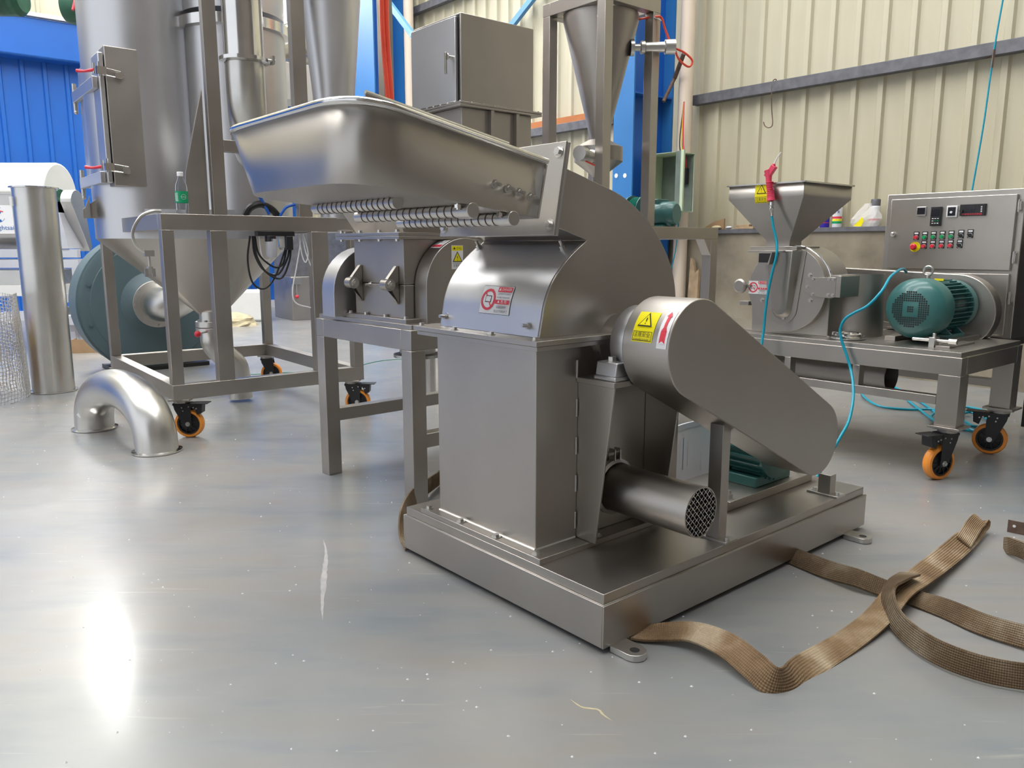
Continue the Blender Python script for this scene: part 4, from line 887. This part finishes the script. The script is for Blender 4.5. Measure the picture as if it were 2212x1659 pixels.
# wall details
tag(obj('wire_hook',MB().tube([wp(2.749,2.703,2.347),wp(2.732,2.679,2.412),wp(2.714,2.703,2.383),wp(2.714,2.697,2.192),wp(2.714,2.679,2.049),wp(2.714,2.709,2.019),wp(2.714,2.751,2.037),wp(2.714,2.769,2.073)],.0045,n=6),'rust'),'rusty wire hook hanging from the wall purlin','hook')
tag(obj('blue_cable',MB().tube([wp(2.708,0.915,3.086),wp(2.708,0.963,2.550),wp(2.708,0.981,2.263),wp(2.708,0.999,1.834),wp(2.708,1.034,1.358),wp(2.708,1.046,1.167)],.006,n=8),'hose'),'blue cable running down the cream wall to the control cabinet top','cable')
tag(obj('cable_tie',MB().bar(wp(2.726,0.915,2.347),wp(2.726,1.034,2.311),.02,.02).bar(wp(2.708,0.977,2.347),wp(2.708,0.981,2.228),.012,.012),'rust'),'rusty wire binding on the purlin at the blue cable','binding')
tag(obj('thin_hose',MB().tube([wp(2.499,3.466,2.073),wp(2.499,3.472,1.596),wp(2.499,3.490,1.119),wp(2.469,3.502,0.881),wp(2.445,3.561,0.666)],.005,n=6),'hose'),'thin turquoise hose hanging against the cream downpipe','hose')
# things on the sill
SZ=1.161
tag(obj('wood_offcuts',MB().box(-.10,.10,-.05,.05,0,.022),'wood',loc=wp(2.708,2.870,SZ),bev=.002),'pale wood offcut, lower of two lying on the wall ledge','wood'); bpy.data.objects['wood_offcuts'].rotation_euler=(0,0,R(125))
o=tag(obj('wood_offcuts',MB().box(-.06,.06,-.04,.04,0,.018),'wood',loc=wp(2.708,2.906,SZ+.0225),bev=.002),'smaller pale wood offcut lying on top of another on the ledge','wood'); o.rotation_euler=(0,0,R(140))
m=MB().prism([(0,.14,0),(0,-.12,0),(0,-.12,.10),(0,.0,.07)],(.02,0,0)); o=tag(obj('brown_board',m,'card',loc=wp(2.732,3.263,SZ)),'brown cardboard piece standing on the ledge by the downpipe','cardboard'); o.rotation_euler=(0,0,R(FA))
m=MB().sphere((0,0,.018),.045,12,8,(1,1.2,.45)); o=tag(obj('dirty_rag',m,'cloth',loc=wp(2.690,3.192,SZ)),'crumpled pale rag on the ledge in front of the brown cardboard','rag')
m=MB().sphere((0,0,.016),.03,10,6,(1,1.3,.5)); tag(obj('dirty_rag',m,'paper',loc=wp(2.696,3.061,SZ)),'small white crumpled paper on the ledge beside the cardboard','paper')
m=MB().prism([(0,.06,0),(0,-.06,0),(0,.01,.035)],(.05,0,0)); o=tag(obj('dark_bracket',m,'rust',loc=wp(2.708,2.786,SZ+.03)),'dark curved scrap leaning behind the wood offcuts','scrap'); o.rotation_euler=(0,0,R(FA))
m=MB().cyl((0,0,.015),(0,-.07,.015),.013,n=10).cyl((0,-.02,.015),(0,-.04,.015),.018,n=10); o=tag(obj('scrap_fitting',m,'rust',loc=wp(2.696,2.703,SZ+.003)),'small rusty fitting on the ledge left of the square hopper','fitting'); o.rotation_euler=(0,0,R(FA))
def can(v,body,cap,label,bands):
    t=thing('spray_can',label,'spray can',tuple(wp(2.726,v,SZ)),FA)
    b=obj('can_body',MB().lathe([(.036,0),(.038,.03),(.038,.95),(.033,1)],(0,0,0),(0,0,.160),n=24),body,t,ang=30)
    obj('cap',MB().lathe([(.036,0),(.036,.85),(.031,1)],(0,0,.1605),(0,0,.212),n=24),cap,t,ang=40)
    def f(x,y,h): a=R(180)-x/.038+.3; return Vector(((.038+h)*math.cos(a),(.038+h)*math.sin(a),y*1.19))
    sticker('can_print',b,f,bands); return t
can(2.149,'plum','white','violet spray can on the ledge behind the square hopper',[('rect',-.05,.03,.05,.034,'rp'),('rect',-.05,.085,.05,.088,'rp')])
can(2.041,'wp','purlin','white spray can with red, yellow and green stripes on the ledge',[('rect',-.05,.058,.05,.072,'rp'),('rect',-.05,.042,.05,.055,'yellow'),('rect',-.05,.025,.05,.04,'btn_g'),('text','黑 漆',0,.10,.022,'bp')])
can(1.732,'wp','purlin','spray can inside the translucent bag on the ledge',[('rect',-.05,.04,.05,.05,'rp')])
m=MB(); random.seed(3); rings=[]
for k in range(7):
    t=k/6; rr=(.054+.042*math.sin(min(1,t*1.6)*2.2))*(1-.72*t**1.2)
    rings.append([Vector((rr*.55*math.cos(2*math.pi*i/22)*(1+.28*random.random()),rr*1.55*math.sin(2*math.pi*i/22)*(1+.14*random.random()) -.03*t,t*.18)) for i in range(22)])
bg=tag(obj('plastic_bag',m.loft(rings),'bag',loc=wp(2.708,1.797,SZ),smooth=False),'crumpled translucent plastic bag with yellow packet on the ledge left of the cabinet','bag'); bg.rotation_euler=(0,0,R(FA))
m=MB().prism([(-.062,.06,.005),(-.062,.0,.0),(-.062,-.02,.04),(-.062,-.005,.075),(-.062,.02,.045)],(-.004,0,0)); obj('yellow_packet',m,'yellow',bg)
pl=MB().prism([(0,.05,0),(0,-.05,0),(0,-.045,.60),(0,-.01,.57),(0,.02,.66),(0,.045,.68)],(.03,0,0)); o=tag(obj('wood_plank',pl,'wood',loc=wp(2.469,3.287,0.000)),'rough wooden plank leaning on the concrete wall beside the downpipe','plank'); o.rotation_euler=(R(-4),R(8),R(FA)); o.scale=(1.1,1.15,1.35)
# =====================================================================  WHITE DRUM BEHIND THE SKID
dm=thing('printed_sheet','curved white printed sheet standing on the skid deck between column and motor','sheet',(.226,1.812,0),40.65)
q=MB(); A_=[]
for k in range(15):
    t=k/14; A_.append((.80+.34*t,.445+.03*math.sin(math.pi*t)))
q.loft([[Vector((a,b,.1555)) for a,b in A_]+[Vector((a,b+.003,.1555)) for a,b in A_[::-1]],[Vector((a,b,.365)) for a,b in A_]+[Vector((a,b+.003,.365)) for a,b in A_[::-1]]])
b=obj('sheet_body',q,'paper',dm,ang=60)
obj('folded_edge',MB().loft([[Vector((a,b-.002,.352)) for a,b in A_]+[Vector((a,b+.005,.352)) for a,b in A_[::-1]],[Vector((a,b-.002,.372)) for a,b in A_]+[Vector((a,b+.005,.372)) for a,b in A_[::-1]]]),'lgrey',dm,ang=60)
def ond(x,y,h): t=(x-.80)/.34; return Vector((x,.445+.03*math.sin(math.pi*t)-h,y))
sticker('faint_lettering',b,ond,[('rect',.90,.22,.902,.31,'lgrey'),('rect',.925,.20,.928,.32,'bp'),('rect',.955,.21,.957,.30,'lgrey'),('rect',1.03,.18,1.032,.25,'lgrey')])
# =====================================================================  FLOOR OBJECTS, FAR OBJECTS
sp=thing('steel_pipe','upright stainless pipe with rolled rims standing on the floor at far left','pipe',(-3.235,5.47,0))
obj('pipe_wall',MB().lathe([(.133,0),(.133,1),(.130,1),(.130,0)],(0,0,.004),(0,0,1.395),n=56,c0=False,c1=False),'sq',sp,ang=50)
for z in (.0,1.39): obj('rim',MB().lathe([(.133,0),(.150,.2),(.150,.8),(.133,1)],(0,0,z),(0,0,z+.012),n=56,c0=False,c1=False),'sp',sp,ang=50)
obj('pipe_tag',MB().box(-.09,-.072,-.135,-.118,1.27,1.33),'wp',sp)
el=thing('pipe_elbow','polished U-shaped pipe elbow with flared rims standing on the floor','pipe elbow',(0,0,0))
a=Vector((-2.335,4.30,0)); b=Vector((-1.765,3.80,0)); d=b-a
pts=[]
for k in range(25):
    t=math.pi*k/24; x=.5-.5*math.cos(t); z=.008+.262*math.sin(t)**.72; pts.append(a+d*x+Vector((0,0,z)))
obj('bend',MB().tube(pts,.100,n=48,sub=2,caps=False),'sq',el,ang=70)
for p in (a,b): obj('rim',MB().lathe([(.100,0),(.118,.1),(.118,.6),(.100,1)],p+Vector((0,0,.001)),p+Vector((0,0,.014)),n=48,c0=False,c1=False),'sp',el,ang=50)
q=a+Vector((-.02,-.1006,.10)); obj('size_tag',MB().prism([q+Vector(v) for v in ((-.02,-.001,0),(0,-.003,.018),(.02,-.001,0),(0,-.003,-.018))],(0,.002,0)),'wp',el)
# blower
bl=thing('centrifugal_blower','large blue-grey round centrifugal blower with a steel inlet elbow, behind the left cart','blower',(-2.95,6.5,0),40)
zc=.545
obj('casing',MB().lathe([(.53,0),(.56,.03),(.56,1)],(0,-.02,zc),(0,.34,zc),n=64),'blower',bl,ang=30)
obj('casing_rim',MB().lathe([(.555,0),(.575,.2),(.575,.8),(.555,1)],(0,.0,zc),(0,.03,zc),n=64,c0=False,c1=False),'blower',bl,ang=40)
obj('face_plate',MB().lathe([(.48,0),(.48,.4),(.475,1)],(0,-.018,zc),(0,-.026,zc),n=64),'blower',bl,ang=30)
obj('inlet_cone',MB().lathe([(.26,0),(.19,.5),(.155,1)],(0,-.026,zc),(0,-.10,zc),n=48),'blower',bl,ang=60)
for k in range(10): obj('face_bolt',MB().hexbolt((.505*math.cos(.3+.628*k),-.021,zc+.505*math.sin(.3+.628*k)),(0,-1,0),r=.012,h=.01),'blower',bl)
fl=obj('inlet_flange',MB().cyl((0,-.10,zc),(0,-.115,zc),.19,n=48),'sb',bl,bev=.002)
for k in range(8): obj('flange_bolt',MB().hexbolt((.172*math.cos(.785*k),-.115,zc+.172*math.sin(.785*k)),(0,-1,0),r=.009,h=.008),'sb',fl)
obj('inlet_elbow',MB().tube([(0,-.115,zc),(0,-.22,zc),(.05,-.33,zc+.02),(.17,-.40,zc+.12),(.24,-.42,zc+.26),(.26,-.42,zc+.40)],.135,n=36),'sb',bl,ang=60)
obj('foot_frame',MB().box(-.35,.40,-.06,.36,0,.035),'black',bl,bev=.003); bpy.data.objects['foot_frame'].name='foot_frame'
obj('damper_lever',MB().box(.0,.16,-.13,-.10,zc+.25,zc+.262).box(.13,.15,-.13,-.02,zc+.19,zc+.25),'sm',bl)
# mixer
mx=thing('ribbon_mixer','steel trough mixer with a domed white lid and round blue emblem, far left','mixer',(-4.53,7.8,0))
P=[(0,.02+.30-.30*math.cos(math.pi*k/16),1.52+.31*math.sin(math.pi*k/16)) for k in range(17)]
obj('dome_lid',MB().prism(P,(-2.6,0,0)),'white',mx,bev=.02,ang=50)
P=[(-.0,.02+.28-.28*math.cos(math.pi*k/16),1.25-.27*math.sin(math.pi*k/16)) for k in range(17)]
obj('trough',MB().prism([(-.02,.02,1.515)]+P+[(-.02,.58,1.515)],(-2.55,0,0)),'sb',mx,ang=40)
obj('lid_handle',MB().tube([(-.30,.0,1.46),(-.30,-.05,1.46),(-.16,-.05,1.46),(-.16,.0,1.46)],.008,n=6,smooth=False),'sb',mx)
obj('lid_flange',MB().box(-2.6,.0,-.0,.62,1.505,1.519),'sb',mx)
em=obj('emblem_board',MB().box(-.70,-.30,-.02,-.01,1.13,1.40),'wp',mx)
def onem(x,y,h): return Vector((-.445+x,-.02-h,1.27+y))
its=[('ring',0,.04,.072,.076,60,330,'bp'),('ring',.004,.036,.045,.066,70,300,'bp'),('ring',.016,.028,.022,.042,60,270,'bp'),('ring',.03,.02,.048,.058,60,120,'rp'),('text','Brightsail',.04,-.085,.06,'bp',.24)]
sticker('emblem_print',em,onem,its)
for z0,z1 in ((.90,.98),(.80,.88)): beam(mx,'frame_rail',-2.6,.29,-.02,.04,z0,z1,mat='lgrey')
beam(mx,'frame_rail',-2.6,.26,.5,.56,.80,.88,mat='lgrey')
beam(mx,'frame_leg',.22,.29,-.02,.04,0,.7995,mat='lgrey'); beam(mx,'frame_leg',.22,.28,.50,.56,0,.7995,mat='lgrey')
beam(mx,'lower_rail',-.05,.78,.10,.16,.455,.54,mat='lgrey')
obj('discharge_box',MB().box(-2.0,-.02,.05,.5,.52,.63),'white',mx,bev=.004); obj('discharge_tray',MB().box(-2.0,-.05,.06,.48,.63,.78),'sb',mx,bev=.004)
obj('drive_pedestal',MB().prism([(.02,-.03,.985),(.22,-.03,.985),(.155,-.03,1.33),(.02,-.03,1.33)],(0,.3,0)),'lgrey',mx,bev=.004)
obj('gearbox',MB().cyl((.02,.10,1.44),(.12,.10,1.44),.12,n=24).box(.02,.12,.0,.2,1.331,1.44),'mgreen',mx,bev=.004); bpy.data.objects['gearbox']['kind']='stuff'
obj('drive_shaft',MB().cyl((.12,.10,1.45),(.17,.10,1.45),.03),'sb',mx)
P=[(.17,.25,.96),(.17,-.0,1.40)]+[(.17,.10-.12*math.cos(math.pi*k/14),1.43+.12*math.sin(math.pi*k/14)) for k in range(15)]+[(.17,.30,1.0)]
obj('belt_guard',MB().prism(P,(.105,0,0)),'sb',mx,bev=.003,ang=30)
beam(mx,'base_frame',-.05,.32,-.06,.5,0,.06,mat='lgrey'); beam(mx,'base_post',.17,.2195,-.06,-.02,.0605,.34,mat='lgrey'); beam(mx,'base_rail',-.05,.32,-.12,-.0605,.25,.34,mat='lgrey')
obj('base_block',MB().box(.02,.16,-.1,.05,.345,.42),'sm',mx,bev=.004)
# mesh roll with things in it
mr=tag(obj('wire_mesh_roll',MB(),'sp') if 0 else bpy.data.objects.new('wire_mesh_roll',None),'open cylinder of woven wire mesh standing on the floor at the left edge','wire mesh'); C.objects.link(mr); mr.location=(-3.66,5.05,0)
q=MB(); rr=.43; H=.70
def mp(a,z): r=rr*(1+.03*math.sin(3*a+z*4)+.02*math.sin(7*a)); return (r*math.cos(a),r*math.sin(a),z+.012*math.sin(5*a))
for k in range(110):
    a=2*math.pi*k/110; q.tube([mp(a+.01*((j%2)*2-1),.004+(H-.01)*j/10) for j in range(11)],.0021,n=4,smooth=False)
for j in range(29):
    q.tube([mp(2*math.pi*k/60,.006+(H-.02)*j/28+.0025*(k%2)) for k in range(61)],.0021,n=4,smooth=False)
ms=obj('mesh_wires',q,'sb',mr); ms['kind']='stuff'
cbx=thing('cardboard_box','brown cardboard box with yellow tape and a white label inside the wire mesh','box',(-3.72,5.12,0),25)
b=obj('box_body',MB().box(-.2,.2,-.17,.17,0,.42),'card',cbx,bev=.004)
obj('tape',MB().box(-.202,.202,-.172,.172,.33,.36).box(.12,.15,-.173,.173,.001,.4205),'yel2',b); bpy.data.objects['tape'].name='tape'
obj('label',MB().box(.03,.13,-.1745,-.1725,.10,.20),'wp',b)
obj('box_flap',MB().box(-.2,.2,-.19,-.17,.42,.50),'card',cbx)
tag(obj('dark_bag',MB().sphere((0,0,.06),.12,14,8,(1.2,.8,.5)),'plum',loc=(-3.75,5.12,.425)),'dark blue bag lying on top of the cardboard box in the mesh','bag')
ob=thing('open_carton','torn low brown cardboard carton on the floor beside the mixer','box',(-4.10,7.62,0),15)
for aa in ((-.16,.16,-.13,-.122,.13),(-.16,.16,.122,.13,.10),(-.16,-.152,-.121,.121,.12),(.152,.16,-.121,.121,.14)): obj('carton_wall',MB().box(aa[0],aa[1],aa[2],aa[3],.004,aa[4]),'card',ob)
obj('carton_bottom',MB().box(-.16,.16,-.13,.13,0,.004),'card',ob)
tag(obj('wood_batten',MB().box(-.16,.16,-.05,.05,0,.03),'wood',loc=(-4.42,7.48,.0),bev=.003),'flat wooden board on the floor under the mixer frame','board')
wc=thing('white_container','white square plastic container standing far behind the left cart','container',(-3.70,10.9,0),10)
obj('container_body',MB().box(-.20,.30,-.2,.2,0,.42),'white',wc,bev=.03); obj('container_cap',MB().cyl((.0,0,.42),(.0,0,.46),.05),'white',wc)
for x in (-.12,.2): obj('corner_lug',MB().box(x,x+.08,-.1,.1,.42,.45),'white',wc)
m=MB(); random.seed(5); rg=[]
for k in range(6):
    t=k/5; rr=.24*math.sqrt(max(.02,1-t*t)); rg.append([Vector((rr*math.cos(2*math.pi*i/16)*(1+.25*random.random()),rr*.7*math.sin(2*math.pi*i/16)*(1+.2*random.random()),t*.17)) for i in range(16)])
tag(obj('cloth_bundle',m.loft(rg),'cloth',loc=(-3.58,10.2,0),smooth=False),'crumpled cream cloth bundle on the floor before the white container','cloth')
fb=thing('dark_steel_box','dark steel housing with a clamp and red knob on the floor, far behind','housing',(-3.05,10.9,0),35)
obj('housing_body',MB().box(.0,.9,-.05,.7,0,.60),'sm',fb,bev=.006); obj('upper_housing',MB().box(.02,.95,.0,.7,.6005,1.30),'purlin',fb,bev=.006)
obj('toggle_clamp',MB().box(.0,.12,-.09,-.0505,.50,.58),'sb',fb); obj('knob',MB().sphere((.06,-.08,.33),.025),'red',fb); obj('knob_rod',MB().cyl((.06,-.08,.33),(.06,-.08,.50),.006),'sb',fb)
for z in (.55,1.0): tag(obj('white_rail',MB().bar(wp(.2,11.4,z),wp(2.5,11.4,z),.03,.03),'white'),'white horizontal rail on the blue partition, '+('lower' if z<.8 else 'upper')+' of two','rail')
pf=thing('pipe_stub','slim steel pipe stub with a foot ring standing behind the granulator table','pipe',(-.56,5.34,0))
obj('stub_wall',MB().cyl((0,0,.01),(0,0,.56),.036,n=24),'sb',pf); obj('foot_ring',MB().cyl((0,0,0),(0,0,.01),.045,n=24),'sb',pf)
for (x,y,z,dx,lab) in ((-3.78,6.2,2.80,.32,'old green motor hanging at the top left corner'),(-2.98,5.9,2.66,.30,'old rust-stained green motor hanging left of the tank top')):
    g=thing('hanging_motor',lab,'motor',(x,y,z))
    obj('motor_body',MB().lathe([(.10,0),(.115,.12),(.115,.9),(.10,1)],(-dx/2,0,0),(dx/2,0,0),n=30),'mgreen',g,ang=40)
    obj('end_cover',MB().lathe([(.118,0),(.118,.5),(.09,1)],(dx/2-.05,0,0),(dx/2+.02,0,0),n=30),'mgreen',g,ang=30)
    obj('terminal_box',MB().box(-.05,.05,-.06,.06,.10,.17),'mgreen',g,bev=.005); obj('hanger_rod',MB().cyl((0,0,.17),(0,0,8.2-z),.012,n=10),'purlin',g)
    obj('rating_plate',MB().box(dx*.25,dx*.4,-.1215,-.1165,-.03,.03),'yel2',g) if x<-3.2 else obj('red_cap',MB().cyl((-.02,-.11,.02),(-.03,-.15,-.06),.015,.008),'red',g)
# straps
def ribbon(pts,wv,w,th=.0065,sub=7):
    P=spline(pts,sub); Wv=spline([Vector(v).normalized() for v in wv],sub); m=MB(); rings=[]; L=0; Ls=[]
    for i,p in enumerate(P):
        d=(P[min(i+1,len(P)-1)]-P[max(i-1,0)]).normalized(); s=Wv[i]; s=(s-d*s.dot(d)).normalized(); n=d.cross(s)
        rings.append([p+s*w/2+n*th/2,p+s*w*.25+n*th*.62,p-s*w*.25+n*th*.62,p-s*w/2+n*th/2,p-s*w/2-n*th/2,p-s*w*.25-n*th*.62,p+s*w*.25-n*th*.62,p+s*w/2-n*th/2])
        if i: L+=(P[i]-P[i-1]).length
        Ls.append(L)
    m.loft(rings); uv=m.b.loops.layers.uv.new('UVMap'); m.b.verts.ensure_lookup_table(); m.b.verts.index_update()
    for f in m.b.faces:
        for l in f.loops: i,j=divmod(l.vert.index,8); l[uv].uv=(Ls[min(i,len(Ls)-1)],(0,.25,.75,1,1,.75,.25,0)[j])
    return m
A=[(.27,1.95,.008),(.335,1.905,.012),(.398,1.892,.022),(.463,1.859,.038),(.523,1.785,.043),(.564,1.70,.036),(.592,1.652,.026),(.640,1.672,.014),(.702,1.738,.010),(.853,1.862,.010),(.98,1.972,.022),(1.09,2.085,.043),(1.18,2.165,.045),(1.30,2.290,.035),(1.413,2.401,.034),(1.52,2.51,.034)]
Wa=[(.3,1,.0),(.4,1,.1),(.3,1,.25),(.5,1,.35),(.9,.6,.6),(1,.4,.9),(.7,.2,1.3),(-.3,.6,1.0),(-.55,.7,.45),(-.6,.7,.15),(-.6,.7,.1),(-.6,.7,.1),(-.65,.7,.15),(-.65,.7,.35),(-.65,.7,.5),(-.6,.7,.6)]
s1=tag(obj('webbing_sling',ribbon(A,Wa,.068),'strap',ang=60),'worn tan webbing sling from under the near skid corner, ending in a folded eye loop','strap')
Lp=[(1.50,2.48,.030),(1.56,2.545,.028),(1.63,2.625,.030),(1.665,2.66,.040),(1.65,2.655,.052),(1.60,2.60,.054),(1.54,2.53,.046),(1.49,2.47,.042)]
obj('eye_loop',ribbon(Lp,[(-.6,.7,.6)]*8,.052,.005),'strap',s1,ang=60)
B=[(.86,2.47,.018),(.892,2.42,.020),(.965,2.29,.024),(1.022,2.20,.034),(1.07,2.165,.024),(1.13,2.12,.016),(1.19,2.03,.020),(1.235,1.93,.024),(1.29,1.86,.028),(1.35,1.80,.032),(1.375,1.73,.035),(1.33,1.675,.035),(1.25,1.65,.035),(1.17,1.655,.035),(1.09,1.69,.036),(1.03,1.76,.036),(1.005,1.86,.036),(1.012,1.96,.040),(1.04,2.05,.054),(1.10,2.115,.064),(1.16,2.165,.062)]
Wb=[(-.6,-.4,-.6),(-.6,-.4,-.6),(-.6,-.4,-.7),(-.5,-.5,-.5),(-.6,-.6,-.5),(-.7,-.5,-.3),(-.6,-.4,-.6),(-.6,-.4,-.7),(-.5,-.4,-.8),(-.2,-.3,-1),(0,0,-1),(.0,-.2,-1),(0,-.2,-1),(.0,-.25,-1),(-.1,-.2,-1),(-.15,-.15,-1),(-.2,0,-1),(-.3,.1,-1),(-.6,.4,-.9),(-.6,.7,-.4),(-.6,.7,-.2)]
tag(obj('webbing_sling',ribbon(B,Wb,.060),'strap2',ang=60),'dark brown webbing sling looping on its edge across the floor at lower right','strap')
Cc=[(-.29,3.32,.034),(-.315,3.20,.036),(-.35,3.05,.045),(-.375,2.88,.062),(-.385,2.70,.055),(-.36,2.56,.020),(-.33,2.50,.008)]
tag(obj('webbing_sling',ribbon(Cc,[(0,0,1),(0,0,1),(-.1,0,1),(-.2,0,1),(-.4,0,1),(-.8,0,.5),(-1,.2,.1)],.060),'strap2',ang=60),'short brown sling curving up behind the far left corner of the skid','strap')
tag(obj('webbing_sling',ribbon([(1.66,2.52,.01),(1.635,2.45,.035),(1.645,2.38,.04),(1.69,2.30,.02)],[(0,0,1)]*4,.055),'strap2',ang=60),'edge of another brown sling at the right border of the floor','strap')
sb_=thing('steel_angle','short rusty steel angle with a hole lying on the floor at right','steel offcut',(1.765,2.675,0),-42)
obj('upright_leg',MB().box(0,.22,0,.004,.0,.045),'rust',sb_); obj('flat_leg',MB().box(0,.22,.004,.05,0,.004),'sm',sb_); obj('bolt_hole',MB().cyl((.02,-.0008,.026),(.02,.0,.026),.005,n=14),'wp',sb_)
# crumbs on the floor
q=MB(); random.seed(11)
for k in range(420):
    y=1.2+3.8*random.random()**1.3; x=(random.random()-.5)*1.36*y; r=.0012+.0022*random.random()
    c=Vector((x,y,r*.5)); v=q.vs([c+Vector((r*math.cos(a)*(1+.5*random.random()),r*math.sin(a),-r*.5)) for a in (0,1.6,3.1,4.7)]); t=q.vs([c+Vector((0,0,r*.6))])[0]
    for i in range(4): q.face([v[i],v[(i+1)%4],t])
    q.face(v[::-1])
o=tag(obj('plastic_crumbs',q,'wp',smooth=False),'scattered white plastic crumbs on the grey floor','crumbs'); o['kind']='stuff'
tag(obj('green_thread',MB().tube([(-2.55,6.9,.003),(-2.2,6.2,.003),(-1.75,6.3,.003),(-1.5,6.0,.003),(-1.2,6.9,.003),(-.8,7.1,.003)],.003,n=5),'tgreen'),'thin green thread lying on the floor behind the left cart','thread')
# dried marks on the floor, thin irregular films
def film(name,pts,w,mat,label):
    random.seed(len(pts)*7); P=spline([Vector((x,y,.0006)) for x,y in pts],6); m=MB(); L=[];Rr=[]
    for i,p in enumerate(P):
        d=(P[min(i+1,len(P)-1)]-P[max(i-1,0)]).normalized(); n=Vector((-d.y,d.x,0)); k=w*math.sin(math.pi*(i+.3)/(len(P)-.4))
        L.append(p+n*k*(.5+.5*random.random())); Rr.append(p-n*k*(.5+.5*random.random()))
    m.loft([[a,b,b-Vector((0,0,.0005)),a-Vector((0,0,.0005))] for a,b in zip(L,Rr)]); return tag(obj(name,m,mat,smooth=False),label,'mark')
film('paint_streak',[(-.655,2.60),(-.615,2.47),(-.59,2.34),(-.565,2.22),(-.54,2.10),(-.515,2.0)],.011,'streak','pale dried streak on the open floor left of the skid')
film('floor_chip',[(.13,1.62),(.155,1.588),(.187,1.58),(.198,1.56),(.214,1.538)],.004,'cloth','small beige chipped crack on the floor below the near skid corner')
# repeats share a group
for nm,g in (('webbing_sling','brown webbing slings on the floor'),('steel_column','blue steel columns along the long wall'),('spray_can','spray cans on the wall ledge'),('hanging_motor','old green motors hanging at the top left'),('white_rail','white rails on the blue partition'),('cream_pipe','cream downpipes on the long wall'),('cross_brace','blue cross braces'),('ring_clamps','ring clamps on the mill table'),('wood_offcuts','wood offcuts on the ledge')):
    for o in bpy.data.objects:
        if o.parent is None and o.name.split('.')[0]==nm: o['group']=g
for o in bpy.data.objects:
    if o.parent is None and o.name.split('.')[0]=='ring_clamps': o.name='ring_clamp'
    if o.parent is None and o.name.split('.')[0]=='wood_offcuts': o.name='wood_offcut'
